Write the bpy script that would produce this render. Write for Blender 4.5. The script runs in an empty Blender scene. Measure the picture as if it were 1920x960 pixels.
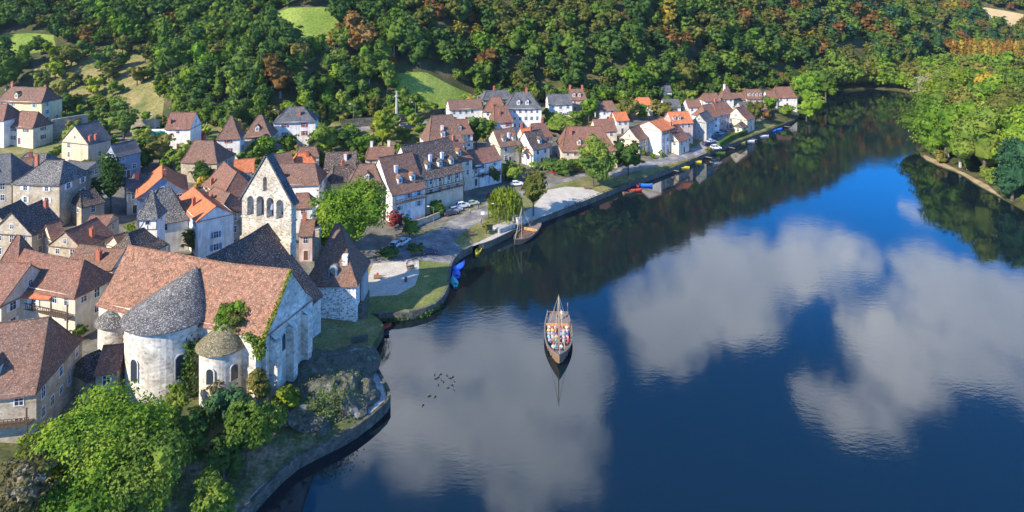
import bpy, bmesh, math, random
import numpy as np
from mathutils import Vector, Matrix
from mathutils.geometry import delaunay_2d_cdt
random.seed(7); RS = np.random.RandomState(11)
C = bpy.context.scene.collection
CAMZ, F, VH = 68.0, 1250.0, -40.0           # camera height, focal length in photo pixels, horizon row
SUN = Vector((-0.80, -0.60, 0)).normalized(); SUN_EL = math.radians(34)
R = math.radians

def px(u, v, z=0.0):
    Y = F*(CAMZ-z)/(v-VH); return Vector(((u-960)*Y/F, Y, z))
def px2(u, v, z=0.0):
    p = px(u, v, z); return (p.x, p.y)

# ------------------------------------------------------------------ terrain
CTRL = [px(*c) for c in [
 (100,900,4),(300,900,3),(0,960,5),(250,800,4),(-100,900,6),(400,850,2.5),(300,745,4.5),(400,760,4.2),(470,770,4.5),
 (520,725,4.5),(560,690,4.5),(600,640,4),(650,640,2.4),(640,690,2.6),(600,760,2.6),(540,830,1.9),
 (150,640,5.5),(0,700,5),(100,520,6.5),(250,430,7),(350,470,6.5),(0,420,8.5),(100,400,8.5),(200,350,9.5),
 (450,340,8),(0,300,10.5),(150,300,10.5),(300,268,12),(400,268,12),(450,290,9.5),(600,262,10),(700,243,11),(800,230,11),
 (900,215,10.5),(1000,210,10),(1100,210,9),(1250,185,8.5),(1400,190,5),(1480,205,3.5),(-100,350,12),(-150,600,8),(200,262,12.5),
 (700,560,1.9),(760,470,2.9),(850,420,3.0),(950,370,3.1),(1050,350,3.0),(1150,340,2.3),(1250,300,2.5),(1400,250,2.3),(1480,230,2.2),
 (780,520,2.1),(820,560,2.0),(700,350,5.5),(800,300,7),(1000,290,4.5),(1150,250,5.5),(1300,250,3.6),(560,400,6),(660,440,4.5),
 (1750,300,1.0),(1900,330,2.5),(1900,150,3),(1750,170,2.5),(1700,160,2.2),(1600,152,2.5),(2000,200,3),(2000,400,3),(0,245,13.5),(0,215,15)]]
CX = np.array([[c.x, c.y] for c in CTRL]); CZ = np.array([c.z for c in CTRL])
FOOT = [  # u, v, z, slope, cap
 (-700,190,17,.45,190),(0,180,17,.45,190),(200,190,16,.45,190),(300,215,15,.5,190),(430,232,13,.62,195),(600,222,11.5,.72,205),
 (780,206,11.5,.78,205),(900,188,11,.82,203),(1050,190,10,.88,192),(1200,190,9,.9,163),(1350,172,8,.85,140),(1500,157,5,.8,125),
 (1560,150,5,.8,122),(1700,134,4,.8,130),(1800,108,3.5,.72,145),(1920,99,3.5,.6,160),(2500,96,3.5,.5,160)]
FW = [px(a, b, c) for a, b, c, _, _ in FOOT]
FX = np.array([p.x for p in FW]); FY = np.array([p.y for p in FW]); FZ = np.array([p.z for p in FW])
FS = np.array([f[3] for f in FOOT]); FC = np.array([f[4] for f in FOOT])

# river outline: village side, near to far, then back down the wooded bank
LB = [(-95,-160),(-62,20)] + [px2(*p) for p in [(473,966),(545,888),(600,858),(655,832),(705,795),(733,766),(731,748),(716,722),(703,695),
      (699,664),(712,645),(722,626),(704,606),(692,603),(760,602),(812,588),(832,570),(842,548),(844,524),(848,502),(864,485),(893,470),(912,467),(942,453),(985,431),
      (1000,424),(1060,401),(1130,373),(1172,355),(1205,343),(1235,333),(1290,311),(1340,288),(1386,271),(1425,257),(1465,241),(1492,229),
      (1500,214),(1503,195),(1525,182),(1565,172),(1605,169),(1634,167)]]
RB = [px2(*p) for p in [(1640,167),(1700,172),(1722,186),(1752,200),(1765,215),(1758,240),(1740,262),(1722,280),(1728,297),(1760,312),(1800,326),(1832,348),
      (1866,366),(1900,384),(1925,398)]] + [(165,165),(175,60),(160,-160)]
def densify(pl, step, closed=False):
    out = []; n = len(pl)
    for i in range(n if closed else n-1):
        a = pl[i]; b = pl[(i+1) % n]; d = math.hypot(b[0]-a[0], b[1]-a[1]); k = max(1, int(d/step))
        for j in range(k): t = j/k; out.append((a[0]+(b[0]-a[0])*t, a[1]+(b[1]-a[1])*t))
    if not closed: out.append(tuple(pl[-1]))
    return out
def smooth(pl, it=2):
    for _ in range(it):
        o = [pl[0]]
        for a, b in zip(pl[:-1], pl[1:]):
            o += [(a[0]*.75+b[0]*.25, a[1]*.75+b[1]*.25), (a[0]*.25+b[0]*.75, a[1]*.25+b[1]*.75)]
        pl = o+[pl[-1]]
    return pl
LBs = LB[:2]+smooth(LB[2:], 1); RBs = smooth(RB[:-3], 1)+RB[-3:]
LBd = densify(LBs, 2.5); RBd = densify(RBs, 3.0)
RIVER = np.array(LBd+RBd)
def seg_dist(P, pl):
    P = np.asarray(P, float); best = np.full(len(P), 1e9)
    pl = np.asarray(pl, float)
    for a, b in zip(pl[:-1], pl[1:]):
        ab = b-a; L = (ab**2).sum()+1e-9
        t = np.clip(((P-a) @ ab)/L, 0, 1); d = np.hypot(*(P-a-t[:, None]*ab).T); best = np.minimum(best, d)
    return best
def inpoly(P, poly):
    P = np.asarray(P, float); x, y = P[:, 0], P[:, 1]; poly = np.asarray(poly, float); r = np.zeros(len(P), bool)
    j = len(poly)-1
    for i in range(len(poly)):
        xi, yi = poly[i]; xj, yj = poly[j]
        c = ((yi > y) != (yj > y)) & (x < (xj-xi)*(y-yi)/(yj-yi+1e-12)+xi); r ^= c; j = i
    return r
LBc = np.array(LBs); RBc = np.array(RBs)
def terr(x, y, bank=True):
    x = np.atleast_1d(np.asarray(x, float)); y = np.atleast_1d(np.asarray(y, float))
    d2 = (x[:, None]-CX[:, 0])**2+(y[:, None]-CX[:, 1])**2
    w = 1/(d2+9)**1.7; z = (w*CZ).sum(1)/w.sum(1)
    fy = np.interp(x, FX, FY); fz = np.interp(x, FX, FZ); s = np.interp(x, FX, FS); cap = np.interp(x, FX, FC)
    d = (y-fy)*.93
    bump = 3.5*np.sin(x*.021+1)*np.cos(y*.017)+1.4*np.sin(x*.06+y*.045)
    q = np.maximum(d, 0)*s/cap; q = np.where(q < .75, q, .75+.25*np.tanh((q-.75)/.25)); hz = fz+cap*q+bump*np.clip(d/60, 0, 1)
    t = np.clip((d+12)/14, 0, 1); z = z*(1-t)+hz*t
    if bank:
        P = np.stack([x, y], 1); near = (y < 480)
        if near.any():
            dl = np.full(len(x), 1e9); dr = dl.copy()
            dl[near] = seg_dist(P[near], LBc); dr[near] = seg_dist(P[near], RBc)
            t = np.clip(dl/7, 0, 1); hb = np.where(y > 300, .9, 1.55); z = np.where(dl < 7, hb*(1-t)+z*t, z)
            t = np.clip(dr/9, 0, 1); z = np.where(dr < 9, .25*(1-t)+z*t, z)
    return z
def T(x, y): return float(terr([x], [y])[0])
YS = np.concatenate([np.arange(60, 480, .5), np.arange(480, 1300, 2.0)])
def hit(u, v, up=0.0):
    """point where the sight line through photo pixel (u,v) is `up` metres above the ground"""
    X = (u-960)*YS/F; zr = CAMZ-(v-VH)*YS/F; g = zr-terr(X, YS, bank=False)-up
    i = np.where(g <= 0)[0]; i = i[0] if len(i) else len(YS)-1
    if i > 0:
        a, b = g[i-1], g[i]; t = a/(a-b+1e-9); Y = YS[i-1]+(YS[i]-YS[i-1])*t
    else: Y = YS[0]
    return Vector(((u-960)*Y/F, Y, CAMZ-(v-VH)*Y/F))

# ------------------------------------------------------------------ object helpers
def tag(o, label=None, cat=None, group=None, kind=None):
    if label: o['label'] = label
    if cat: o['category'] = cat
    if group: o['group'] = group
    if kind: o['kind'] = kind
    return o
def empty(name, loc, rz=0, label=None, cat=None, group=None):
    o = bpy.data.objects.new(name, None); C.objects.link(o); o.empty_display_size = .3
    o.location = loc; o.rotation_euler = (0, 0, rz); return tag(o, label, cat, group)
def link(name, me, parent=None, loc=None, rot=None):
    o = bpy.data.objects.new(name, me); C.objects.link(o)
    if parent is not None: o.parent = parent
    if loc is not None: o.location = loc
    if rot is not None: o.rotation_euler = rot
    return o
class MB:
    def __init__(s): s.v = []; s.f = []; s.m = []; s.uv = []
    def face(s, pts, mi=0, uv=None):
        b = len(s.v); s.v += [tuple(p) for p in pts]; s.f.append(tuple(range(b, b+len(pts)))); s.m.append(mi)
        s.uv += (uv if uv else [(0, 0)]*len(pts))
    def box(s, x0, x1, y0, y1, z0, z1, mi=0):
        p = [(x0,y0,z0),(x1,y0,z0),(x1,y1,z0),(x0,y1,z0),(x0,y0,z1),(x1,y0,z1),(x1,y1,z1),(x0,y1,z1)]
        for q in ((0,3,2,1),(4,5,6,7),(0,1,5,4),(1,2,6,5),(2,3,7,6),(3,0,4,7)): s.face([p[i] for i in q], mi)
    def tube(s, a, b, r0, r1=None, n=6, mi=0, cap=True):
        a = Vector(a); b = Vector(b); r1 = r0 if r1 is None else r1; d = (b-a)
        if d.length < 1e-6: return
        d.normalize(); t = d.orthogonal().normalized(); w = d.cross(t)
        A = [a+(t*math.cos(2*math.pi*i/n)+w*math.sin(2*math.pi*i/n))*r0 for i in range(n)]
        B = [b+(t*math.cos(2*math.pi*i/n)+w*math.sin(2*math.pi*i/n))*r1 for i in range(n)]
        for i in range(n): j = (i+1) % n; s.face([A[i], A[j], B[j], B[i]], mi)
        if cap: s.face(A[::-1], mi); s.face(B, mi)
    def mesh(s, name, mats, smooth=False):
        me = bpy.data.meshes.new(name); me.from_pydata(s.v, [], s.f)
        for m in (mats if isinstance(mats, (list, tuple)) else [mats]): me.materials.append(m)
        me.polygons.foreach_set('material_index', s.m)
        if any(u != (0, 0) for u in s.uv):
            l = me.uv_layers.new(name='UVMap'); l.data.foreach_set('uv', np.array(s.uv, np.float32).ravel())
        if smooth: 
            bm = bmesh.new(); bm.from_mesh(me); bmesh.ops.remove_doubles(bm, verts=bm.verts, dist=1e-4); bm.to_mesh(me); bm.free()
            me.polygons.foreach_set('use_smooth', [True]*len(me.polygons))
        me.update(); return me
    def build(s, name, mats, parent=None, smooth=False): return link(name, s.mesh(name, mats, smooth), parent)

# ------------------------------------------------------------------ materials
def newmat(name):
    m = bpy.data.materials.new(name); m.use_nodes = True; n = m.node_tree; n.nodes.clear(); return m, n, n.nodes, n.links
def principled(n, l, rough=.8, spec=.2, **kw):
    b = n.nodes.new('ShaderNodeBsdfPrincipled'); b.inputs['Roughness'].default_value = rough; b.inputs['Specular IOR Level'].default_value = spec
    o = n.nodes.new('ShaderNodeOutputMaterial'); l.new(b.outputs[0], o.inputs[0])
    for k, v in kw.items(): b.inputs[k].default_value = v
    return b
def c4(c): return (c[0], c[1], c[2], 1)
def noise(nt, scale, detail=3, vec=None, rough=.55):
    t = nt.nodes.new('ShaderNodeTexNoise'); t.inputs['Scale'].default_value = scale; t.inputs['Detail'].default_value = detail; t.inputs['Roughness'].default_value = rough
    if vec is not None: nt.links.new(vec, t.inputs['Vector'])
    return t
def ramp(nt, fac, stops):
    r = nt.nodes.new('ShaderNodeValToRGB'); e = r.color_ramp.elements
    while len(e) < len(stops): e.new(.5)
    for i, (p, c) in enumerate(stops): e[i].position = p; e[i].color = c4(c)
    nt.links.new(fac, r.inputs[0]); return r
def mix(nt, fac, a, b, mode='MIX'):
    m = nt.nodes.new('ShaderNodeMix'); m.data_type = 'RGBA'; m.blend_type = mode
    for s, x in ((m.inputs[0], fac), (m.inputs[6], a), (m.inputs[7], b)):
        if hasattr(x, 'is_output'): nt.links.new(x, s)
        elif isinstance(x, (int, float)): s.default_value = x
        else: s.default_value = c4(x)
    return m.outputs[2]
def pos(nt): return nt.nodes.new('ShaderNodeNewGeometry').outputs['Position']
def bump(nt, h, strength, dist, bsdf):
    b = nt.nodes.new('ShaderNodeBump'); b.inputs['Strength'].default_value = strength; b.inputs['Distance'].default_value = dist
    nt.links.new(h, b.inputs['Height']); nt.links.new(b.outputs[0], bsdf.inputs['Normal'])
def m_noise(name, stops, scale=1.0, rough=.85, detail=5, fine=None, bmp=0, spec=.2):
    m, nt, N, L = newmat(name); p = pos(nt); b = principled(nt, L, rough, spec)
    t = noise(nt, scale, detail, p); c = ramp(nt, t.outputs[0], stops).outputs[0]
    if fine:
        t2 = noise(nt, fine, 2, p); c = mix(nt, .8, c, ramp(nt, t2.outputs[0], [(.3, (.55,.55,.55)), (.7, (1.35,1.35,1.35))]).outputs[0], 'MULTIPLY')
        if bmp: bump(nt, t2.outputs[0], bmp, .1, b)
    L.new(c, b.inputs['Base Color']); return m
def m_plain(name, c, rough=.6, spec=.3, metal=0):
    m, nt, N, L = newmat(name); b = principled(nt, L, rough, spec); b.inputs['Metallic'].default_value = metal
    t = noise(nt, 3, 4, pos(nt)); k = ramp(nt, t.outputs[0], [(.3, [x*.8 for x in c]), (.7, [min(1, x*1.12) for x in c])])
    L.new(k.outputs[0], b.inputs['Base Color']); return m
def m_tile(name, c1, c2, c3, w=.3, h=.26, lich=.0, lcol=(.45,.43,.38)):
    m, nt, N, L = newmat(name); b = principled(nt, L, .85, .15)
    uv = N.new('ShaderNodeUVMap').outputs[0]
    br = N.new('ShaderNodeTexBrick'); L.new(uv, br.inputs['Vector'])
    br.inputs['Color1'].default_value = c4(c1); br.inputs['Color2'].default_value = c4(c2); br.inputs['Mortar'].default_value = c4([x*.45 for x in c1])
    br.inputs['Scale'].default_value = 1; br.inputs['Brick Width'].default_value = w; br.inputs['Row Height'].default_value = h
    br.inputs['Mortar Size'].default_value = .022; br.inputs['Mortar Smooth'].default_value = .5; br.inputs['Bias'].default_value = -.1
    P = pos(nt); t = noise(nt, .35, 5, P); c = mix(nt, ramp(nt, t.outputs[0], [(.35, (0,0,0)), (.7, (.75,.75,.75))]).outputs[0], br.outputs[0], c3)
    v = N.new('ShaderNodeTexVoronoi'); v.inputs['Scale'].default_value = 2.6; L.new(P, v.inputs['Vector'])
    c = mix(nt, .75, c, ramp(nt, v.outputs['Color'], [(.0, (.62,.62,.62)), (1, (1.4,1.4,1.4))]).outputs[0], 'MULTIPLY')
    if lich:
        t3 = noise(nt, 5, 3, P, .7); k = ramp(nt, t3.outputs[0], [(.56-lich*.06, (0,0,0)), (.66-lich*.06, (.85,.85,.85))]); c = mix(nt, k.outputs[0], c, lcol)
    L.new(c, b.inputs['Base Color']); bump(nt, br.outputs['Fac'], -.6, .05, b); return m
def m_stone(name, cols, scale=2.2, mort=(.42,.38,.3), patch=None, stain=(.55,.5,.45)):
    m, nt, N, L = newmat(name); b = principled(nt, L, .9, .15); P = pos(nt)
    mp = N.new('ShaderNodeMapping'); mp.inputs['Scale'].default_value = (1, 1, 1.6); L.new(P, mp.inputs[0])
    w = noise(nt, 1.5, 2, P); ad = N.new('ShaderNodeVectorMath'); ad.operation = 'MULTIPLY_ADD'
    L.new(w.outputs['Color'], ad.inputs[0]); ad.inputs[1].default_value = (.35,.35,.35); L.new(mp.outputs[0], ad.inputs[2])
    v = N.new('ShaderNodeTexVoronoi'); v.inputs['Scale'].default_value = scale; L.new(ad.outputs[0], v.inputs['Vector'])
    e = N.new('ShaderNodeTexVoronoi'); e.feature = 'DISTANCE_TO_EDGE'; e.inputs['Scale'].default_value = scale; L.new(ad.outputs[0], e.inputs['Vector'])
    sp = N.new('ShaderNodeSeparateColor'); L.new(v.outputs['Color'], sp.inputs[0])
    c = ramp(nt, sp.outputs[0], [(i/(len(cols)-1), k) for i, k in enumerate(cols)]).outputs[0]
    k = ramp(nt, e.outputs['Distance'], [(.0, (1,1,1)), (.09, (0,0,0))]).outputs[0]; c = mix(nt, k, c, mort)
    if patch:
        t = noise(nt, .9, 5, P); kk = ramp(nt, t.outputs[0], [(.45, (0,0,0)), (.58, (1,1,1))]).outputs[0]; c = mix(nt, kk, c, patch)
    t = noise(nt, .45, 6, P, .65); c = mix(nt, .8, c, ramp(nt, t.outputs[0], [(.3, stain), (.62, (1.1,1.1,1.08))]).outputs[0], 'MULTIPLY')
    L.new(c, b.inputs['Base Color']); bump(nt, e.outputs['Distance'], .5, .08, b); return m
def m_plaster(name, c, stain=.7):
    m, nt, N, L = newmat(name); b = principled(nt, L, .85, .2); P = pos(nt)
    t = noise(nt, .5, 6, P, .65); mp = N.new('ShaderNodeMapping'); mp.inputs['Scale'].default_value = (1.6, 1.6, .25); L.new(P, mp.inputs[0])
    t2 = noise(nt, 1.0, 4, mp.outputs[0], .6)
    k = mix(nt, 1, ramp(nt, t.outputs[0], [(.28, [x*stain for x in c]), (.6, c)]).outputs[0], ramp(nt, t2.outputs[0], [(.3, (.72,.7,.66)), (.55, (1,1,1))]).outputs[0], 'MULTIPLY')
    L.new(k, b.inputs['Base Color']); t3 = noise(nt, 9, 3, P); bump(nt, t3.outputs[0], .15, .03, b); return m
def m_leaf(name, cols, seedscale=.22):
    m, nt, N, L = newmat(name); P = pos(nt)
    a = noise(nt, seedscale, 2, P); f = noise(nt, 1.4, 3, P, .7); oi = N.new('ShaderNodeObjectInfo')
    ad = N.new('ShaderNodeMath'); ad.operation = 'MULTIPLY_ADD'; L.new(f.outputs[0], ad.inputs[0]); ad.inputs[1].default_value = .55
    a2 = N.new('ShaderNodeMath'); a2.operation = 'MULTIPLY_ADD'; L.new(a.outputs[0], a2.inputs[0]); a2.inputs[1].default_value = .9; a2.inputs[2].default_value = -.32
    L.new(a2.outputs[0], ad.inputs[2])
    a3 = N.new('ShaderNodeMath'); a3.operation = 'MULTIPLY_ADD'; L.new(oi.outputs['Random'], a3.inputs[0]); a3.inputs[1].default_value = .3; L.new(ad.outputs[0], a3.inputs[2])
    c = ramp(nt, a3.outputs[0], [(.22+.56*i/(len(cols)-1), k) for i, k in enumerate(cols)]).outputs[0]
    d = N.new('ShaderNodeBsdfDiffuse'); L.new(c, d.inputs[0]); tr = N.new('ShaderNodeBsdfTranslucent'); L.new(c, tr.inputs[0])
    mx = N.new('ShaderNodeMixShader'); mx.inputs[0].default_value = .28; L.new(d.outputs[0], mx.inputs[1]); L.new(tr.outputs[0], mx.inputs[2])
    o = N.new('ShaderNodeOutputMaterial'); L.new(mx.outputs[0], o.inputs[0]); return m

M = {}
M['brown'] = m_tile('tile_brown', (.23,.115,.072), (.13,.066,.046), (.11,.072,.055), lich=.25, lcol=(.30,.24,.19))
M['red'] = m_tile('tile_red', (.235,.10,.064), (.13,.06,.043), (.13,.078,.056), w=.4, h=.34, lich=.35, lcol=(.33,.23,.17))
M['orange'] = m_tile('tile_orange', (.60,.185,.07), (.44,.125,.05), (.38,.14,.07), lich=.12, lcol=(.3,.13,.08))
M['chapel'] = m_tile('tile_chapel', (.31,.14,.08), (.11,.052,.034), (.18,.095,.06), w=.6, h=.45, lich=.4, lcol=(.42,.295,.19))
M['slate'] = m_tile('slate_grey', (.085,.088,.095), (.055,.057,.062), (.12,.115,.11), lich=.25, lcol=(.25,.24,.22))
M['lauze'] = m_tile('stone_roof', (.135,.125,.11), (.05,.048,.045), (.042,.04,.038), w=.6, h=.45, lich=.45, lcol=(.44,.41,.37))
M['moss'] = m_tile('mossy_stone_roof', (.20,.15,.08), (.1,.085,.05), (.07,.075,.03), w=.4, h=.3, lich=.4, lcol=(.38,.34,.25))
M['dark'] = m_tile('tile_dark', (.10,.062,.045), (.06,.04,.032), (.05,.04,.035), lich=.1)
M['white'] = m_plaster('white_render', (.80,.765,.68)); M['cream'] = m_plaster('cream_render', (.68,.58,.42))
M['peach'] = m_plaster('peach_render', (.72,.50,.34), .85); M['yellow'] = m_plaster('yellow_render', (.74,.62,.36), .85)
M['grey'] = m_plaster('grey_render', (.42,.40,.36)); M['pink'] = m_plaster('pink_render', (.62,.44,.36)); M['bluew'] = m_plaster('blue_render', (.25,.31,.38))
M['stone'] = m_stone('rubble_stone', [(.30,.24,.16),(.46,.36,.23),(.38,.33,.26),(.55,.45,.30)])
M['chstone'] = m_stone('chapel_stone', [(.56,.51,.42),(.70,.64,.53),(.40,.36,.30),(.76,.70,.59),(.6,.53,.42)], 1.7, (.6,.55,.46), None, (.5,.47,.43))
M['bell'] = m_stone('bell_wall_stone', [(.36,.30,.21),(.60,.52,.39),(.24,.2,.16),(.7,.62,.48)], 2.4, (.55,.48,.36), None, (.6,.56,.5))
M['flint'] = m_stone('dark_flecked_stone', [(.74,.71,.64),(.82,.79,.72),(.2,.18,.16),(.78,.75,.68)], 2.6, (.8,.77,.7), None, (.82,.79,.74))
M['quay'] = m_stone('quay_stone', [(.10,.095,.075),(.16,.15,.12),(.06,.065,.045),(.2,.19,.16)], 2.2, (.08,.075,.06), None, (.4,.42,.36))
M['rock'] = m_noise('cliff_rock', [(.3,(.03,.03,.024)),(.46,(.10,.095,.075)),(.55,(.06,.07,.035)),(.64,(.15,.14,.115)),(.78,(.30,.285,.25))], .7, fine=4, bmp=1)
M['timber'] = m_plain('old_timber', (.10,.065,.04), .8); M['wood'] = m_plain('plank_wood', (.2,.115,.06), .7); M['deckw'] = m_plain('grey_deck_planks', (.17,.15,.135), .7)
M['glass'] = m_plain('window_glass', (.035,.045,.06), .12, .6); M['trim'] = m_plain('white_trim', (.72,.71,.68)); M['brick'] = m_plain('chimney_brick', (.42,.14,.08), .85)
M['blue'] = m_plain('blue_paint', (.05,.22,.42)); M['ltblue'] = m_plain('pale_blue_paint', (.28,.45,.55)); M['redp'] = m_plain('red_paint', (.42,.05,.03)); M['brownp'] = m_plain('brown_paint', (.14,.07,.04))
M['bark'] = m_noise('bark', [(.35,(.06,.045,.03)),(.65,(.16,.13,.1))], 2); M['palebark'] = m_noise('pale_bark', [(.35,(.2,.18,.14)),(.65,(.42,.39,.33))], 2)
M['metal'] = m_plain('grey_metal', (.32,.33,.34), .4, .5, .6); M['rubber'] = m_plain('rubber', (.02,.02,.02), .7)
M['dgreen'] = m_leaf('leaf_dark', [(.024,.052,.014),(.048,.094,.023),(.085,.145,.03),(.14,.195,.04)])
M['green'] = m_leaf('leaf_green', [(.038,.072,.013),(.08,.138,.022),(.14,.205,.032),(.22,.27,.045)])
M['bright'] = m_leaf('leaf_bright', [(.03,.07,.01),(.075,.15,.018),(.145,.245,.025),(.25,.33,.04)])
M['lime'] = m_leaf('leaf_lime', [(.05,.085,.01),(.12,.17,.018),(.22,.27,.028),(.36,.38,.04)])
M['olive'] = m_leaf('leaf_olive', [(.045,.06,.014),(.09,.105,.022),(.155,.155,.035),(.24,.2,.05)])
M['autumn'] = m_leaf('leaf_autumn', [(.07,.055,.018),(.15,.085,.025),(.24,.12,.035),(.32,.2,.06)])
M['gold'] = m_leaf('leaf_gold', [(.1,.1,.018),(.22,.18,.025),(.36,.26,.035),(.48,.34,.06)])
M['orangel'] = m_leaf('leaf_orange', [(.13,.08,.018),(.24,.135,.025),(.34,.19,.035),(.4,.26,.06)])
M['redleaf'] = m_leaf('leaf_red', [(.07,.015,.015),(.16,.03,.03),(.26,.06,.05),(.3,.1,.07)])
M['pale'] = m_leaf('leaf_pale', [(.035,.05,.015),(.08,.085,.03),(.14,.12,.05),(.5,.42,.34)])
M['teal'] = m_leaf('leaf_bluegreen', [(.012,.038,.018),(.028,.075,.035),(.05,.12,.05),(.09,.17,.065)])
# ------------------------------------------------------------------ ground sheet cut into zones
def ghit(u, v): p = hit(u, v); return (p.x, p.y)
def gpoly(pts): return densify([ghit(*p) for p in pts], 4, True)
M['g_grass'] = m_noise('dry_grass', [(.3,(.10,.115,.03)),(.5,(.17,.165,.055)),(.68,(.27,.225,.10))], .22, fine=2.2)
M['g_floor'] = m_noise('forest_floor', [(.3,(.035,.045,.015)),(.5,(.07,.075,.025)),(.7,(.13,.10,.05))], .15, fine=1.5)
M['g_lawn'] = m_noise('mown_lawn', [(.3,(.10,.135,.03)),(.55,(.17,.18,.05)),(.75,(.24,.21,.08))], .35, fine=2.5)
M['g_meadow'] = m_noise('meadow', [(.3,(.13,.20,.03)),(.55,(.21,.27,.045)),(.75,(.30,.30,.08))], .06, fine=1)
M['g_terrace'] = m_noise('orchard_grass', [(.3,(.09,.11,.03)),(.5,(.19,.17,.055)),(.7,(.29,.22,.10))], .11, fine=1)
M['g_field'] = m_noise('stubble_field', [(.3,(.36,.26,.13)),(.6,(.46,.35,.19))], .05)
M['g_paving'] = m_noise('street_paving', [(.3,(.08,.08,.05)),(.5,(.15,.135,.105)),(.7,(.22,.2,.165))], .35, fine=4)
M['g_road'] = m_noise('worn_asphalt', [(.3,(.12,.115,.11)),(.5,(.2,.19,.18)),(.62,(.3,.28,.25))], .3, fine=3)
M['g_gravel'] = m_noise('pale_gravel', [(.3,(.40,.36,.29)),(.7,(.52,.47,.39))], .4, fine=5)
M['g_path'] = m_noise('stone_path', [(.3,(.2,.19,.175)),(.6,(.36,.345,.31))], .6, fine=3)
M['g_sand'] = m_noise('sandy_bank', [(.3,(.22,.16,.09)),(.6,(.36,.27,.16))], .3, fine=3)
M['g_garden'] = m_noise('garden_soil', [(.3,(.05,.06,.025)),(.55,(.10,.11,.035)),(.7,(.3,.2,.12))], .25, fine=2)
ZONES = [
 ('lawn', 'g_lawn', [(785,488),(858,488),(853,520),(845,545),(820,568),(765,590),(692,594),(692,556),(745,553),(778,535),(786,512)]),
 ('courtyard_gravel', 'g_gravel', [(700,494),(785,488),(786,512),(778,535),(745,553),(692,556),(690,520)]),
 ('riverside_path', 'g_path', [(662,668),(700,668),(716,700),(730,745),(734,768),(706,796),(655,833),(600,860),(545,890),(475,966),(420,966),(478,905),(530,865),(600,828),(655,790),(690,765),(690,735),(676,705)]),
 ('gravel_square', 'g_gravel', [(1028,356),(1060,350),(1100,350),(1132,357),(1118,370),(1072,384),(1036,392),(1000,404),(965,412),(962,403),(1000,385)]),
 ('footpath', 'g_gravel', [(872,455),(925,432),(960,415),(968,418),(930,436),(880,459)]),
 ('road', 'g_road', [(690,500),(702,474),(742,455),(795,440),(845,412),(900,388),(940,364),(1000,352),(1060,335),(1092,324),(1100,331),(1040,348),(985,366),(935,394),(905,412),(872,432),(850,447),(868,458),(893,470),(870,486),(835,486),(785,488),(745,490)]),
 ('quay_road', 'g_road', [(1098,331),(1140,325),(1195,306),(1250,292),(1300,274),(1325,262),(1320,250),(1345,240),(1375,236),(1378,243),(1355,252),(1368,262),(1340,278),(1300,290),(1250,305),(1200,316),(1142,334)]),
 ('main_road', 'g_road', [(225,270),(300,272),(420,270),(470,262),(470,252),(420,258),(300,260),(225,258)]),
 ('upper_road', 'g_road', [(590,252),(640,250),(760,240),(840,226),(836,218),(760,230),(640,240),(590,243)]),
 ('street_paving', 'g_paving', [(-120,760),(150,690),(235,660),(520,600),(600,590),(690,590),(690,500),(742,455),(845,412),(940,364),(1060,335),(1140,325),(1250,292),(1345,240),(1420,215),(1400,190),(1250,215),(1100,238),(960,268),(880,262),(800,272),(640,300),(430,290),(230,300),(150,340),(-120,340)]),
 ('garden', 'g_garden', [(-120,970),(-120,760),(150,690),(235,660),(500,720),(560,700),(640,660),(676,705),(690,735),(690,765),(655,790),(600,828),(530,865),(478,905),(420,966)]),
 ('orchard_terraces', 'g_terrace', [(60,215),(75,150),(60,128),(130,100),(230,90),(290,110),(310,180),(300,235),(180,240)]),
 ('meadow', 'g_meadow', [(735,138),(800,136),(845,160),(895,182),(890,205),(850,212),(790,208),(745,195)]),
 ('upper_meadow', 'g_meadow', [(470,42),(520,22),(560,14),(622,14),(640,34),(622,60),(630,84),(600,104),(575,120),(545,92),(520,66),(490,58)]),
 ('hill_meadow', 'g_meadow', [(-40,68),(60,62),(100,66),(106,92),(30,106),(-40,106)]),
 ('sandy_bank', 'g_sand', [(1716,290),(1728,297),(1760,312),(1800,326),(1832,348),(1866,366),(1900,384),(1930,402),(1945,390),(1888,362),(1853,338),(1812,318),(1768,302),(1735,288)]),
 ('stubble_field', 'g_field', [(1825,10),(1860,16),(1925,28),(1925,52),(1895,60),(1860,45),(1835,30)]),
]
ZP = [(n, m, gpoly(p)) for n, m, p in ZONES]
SBK = []                                        # sandy strip along the wooded bank
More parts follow.
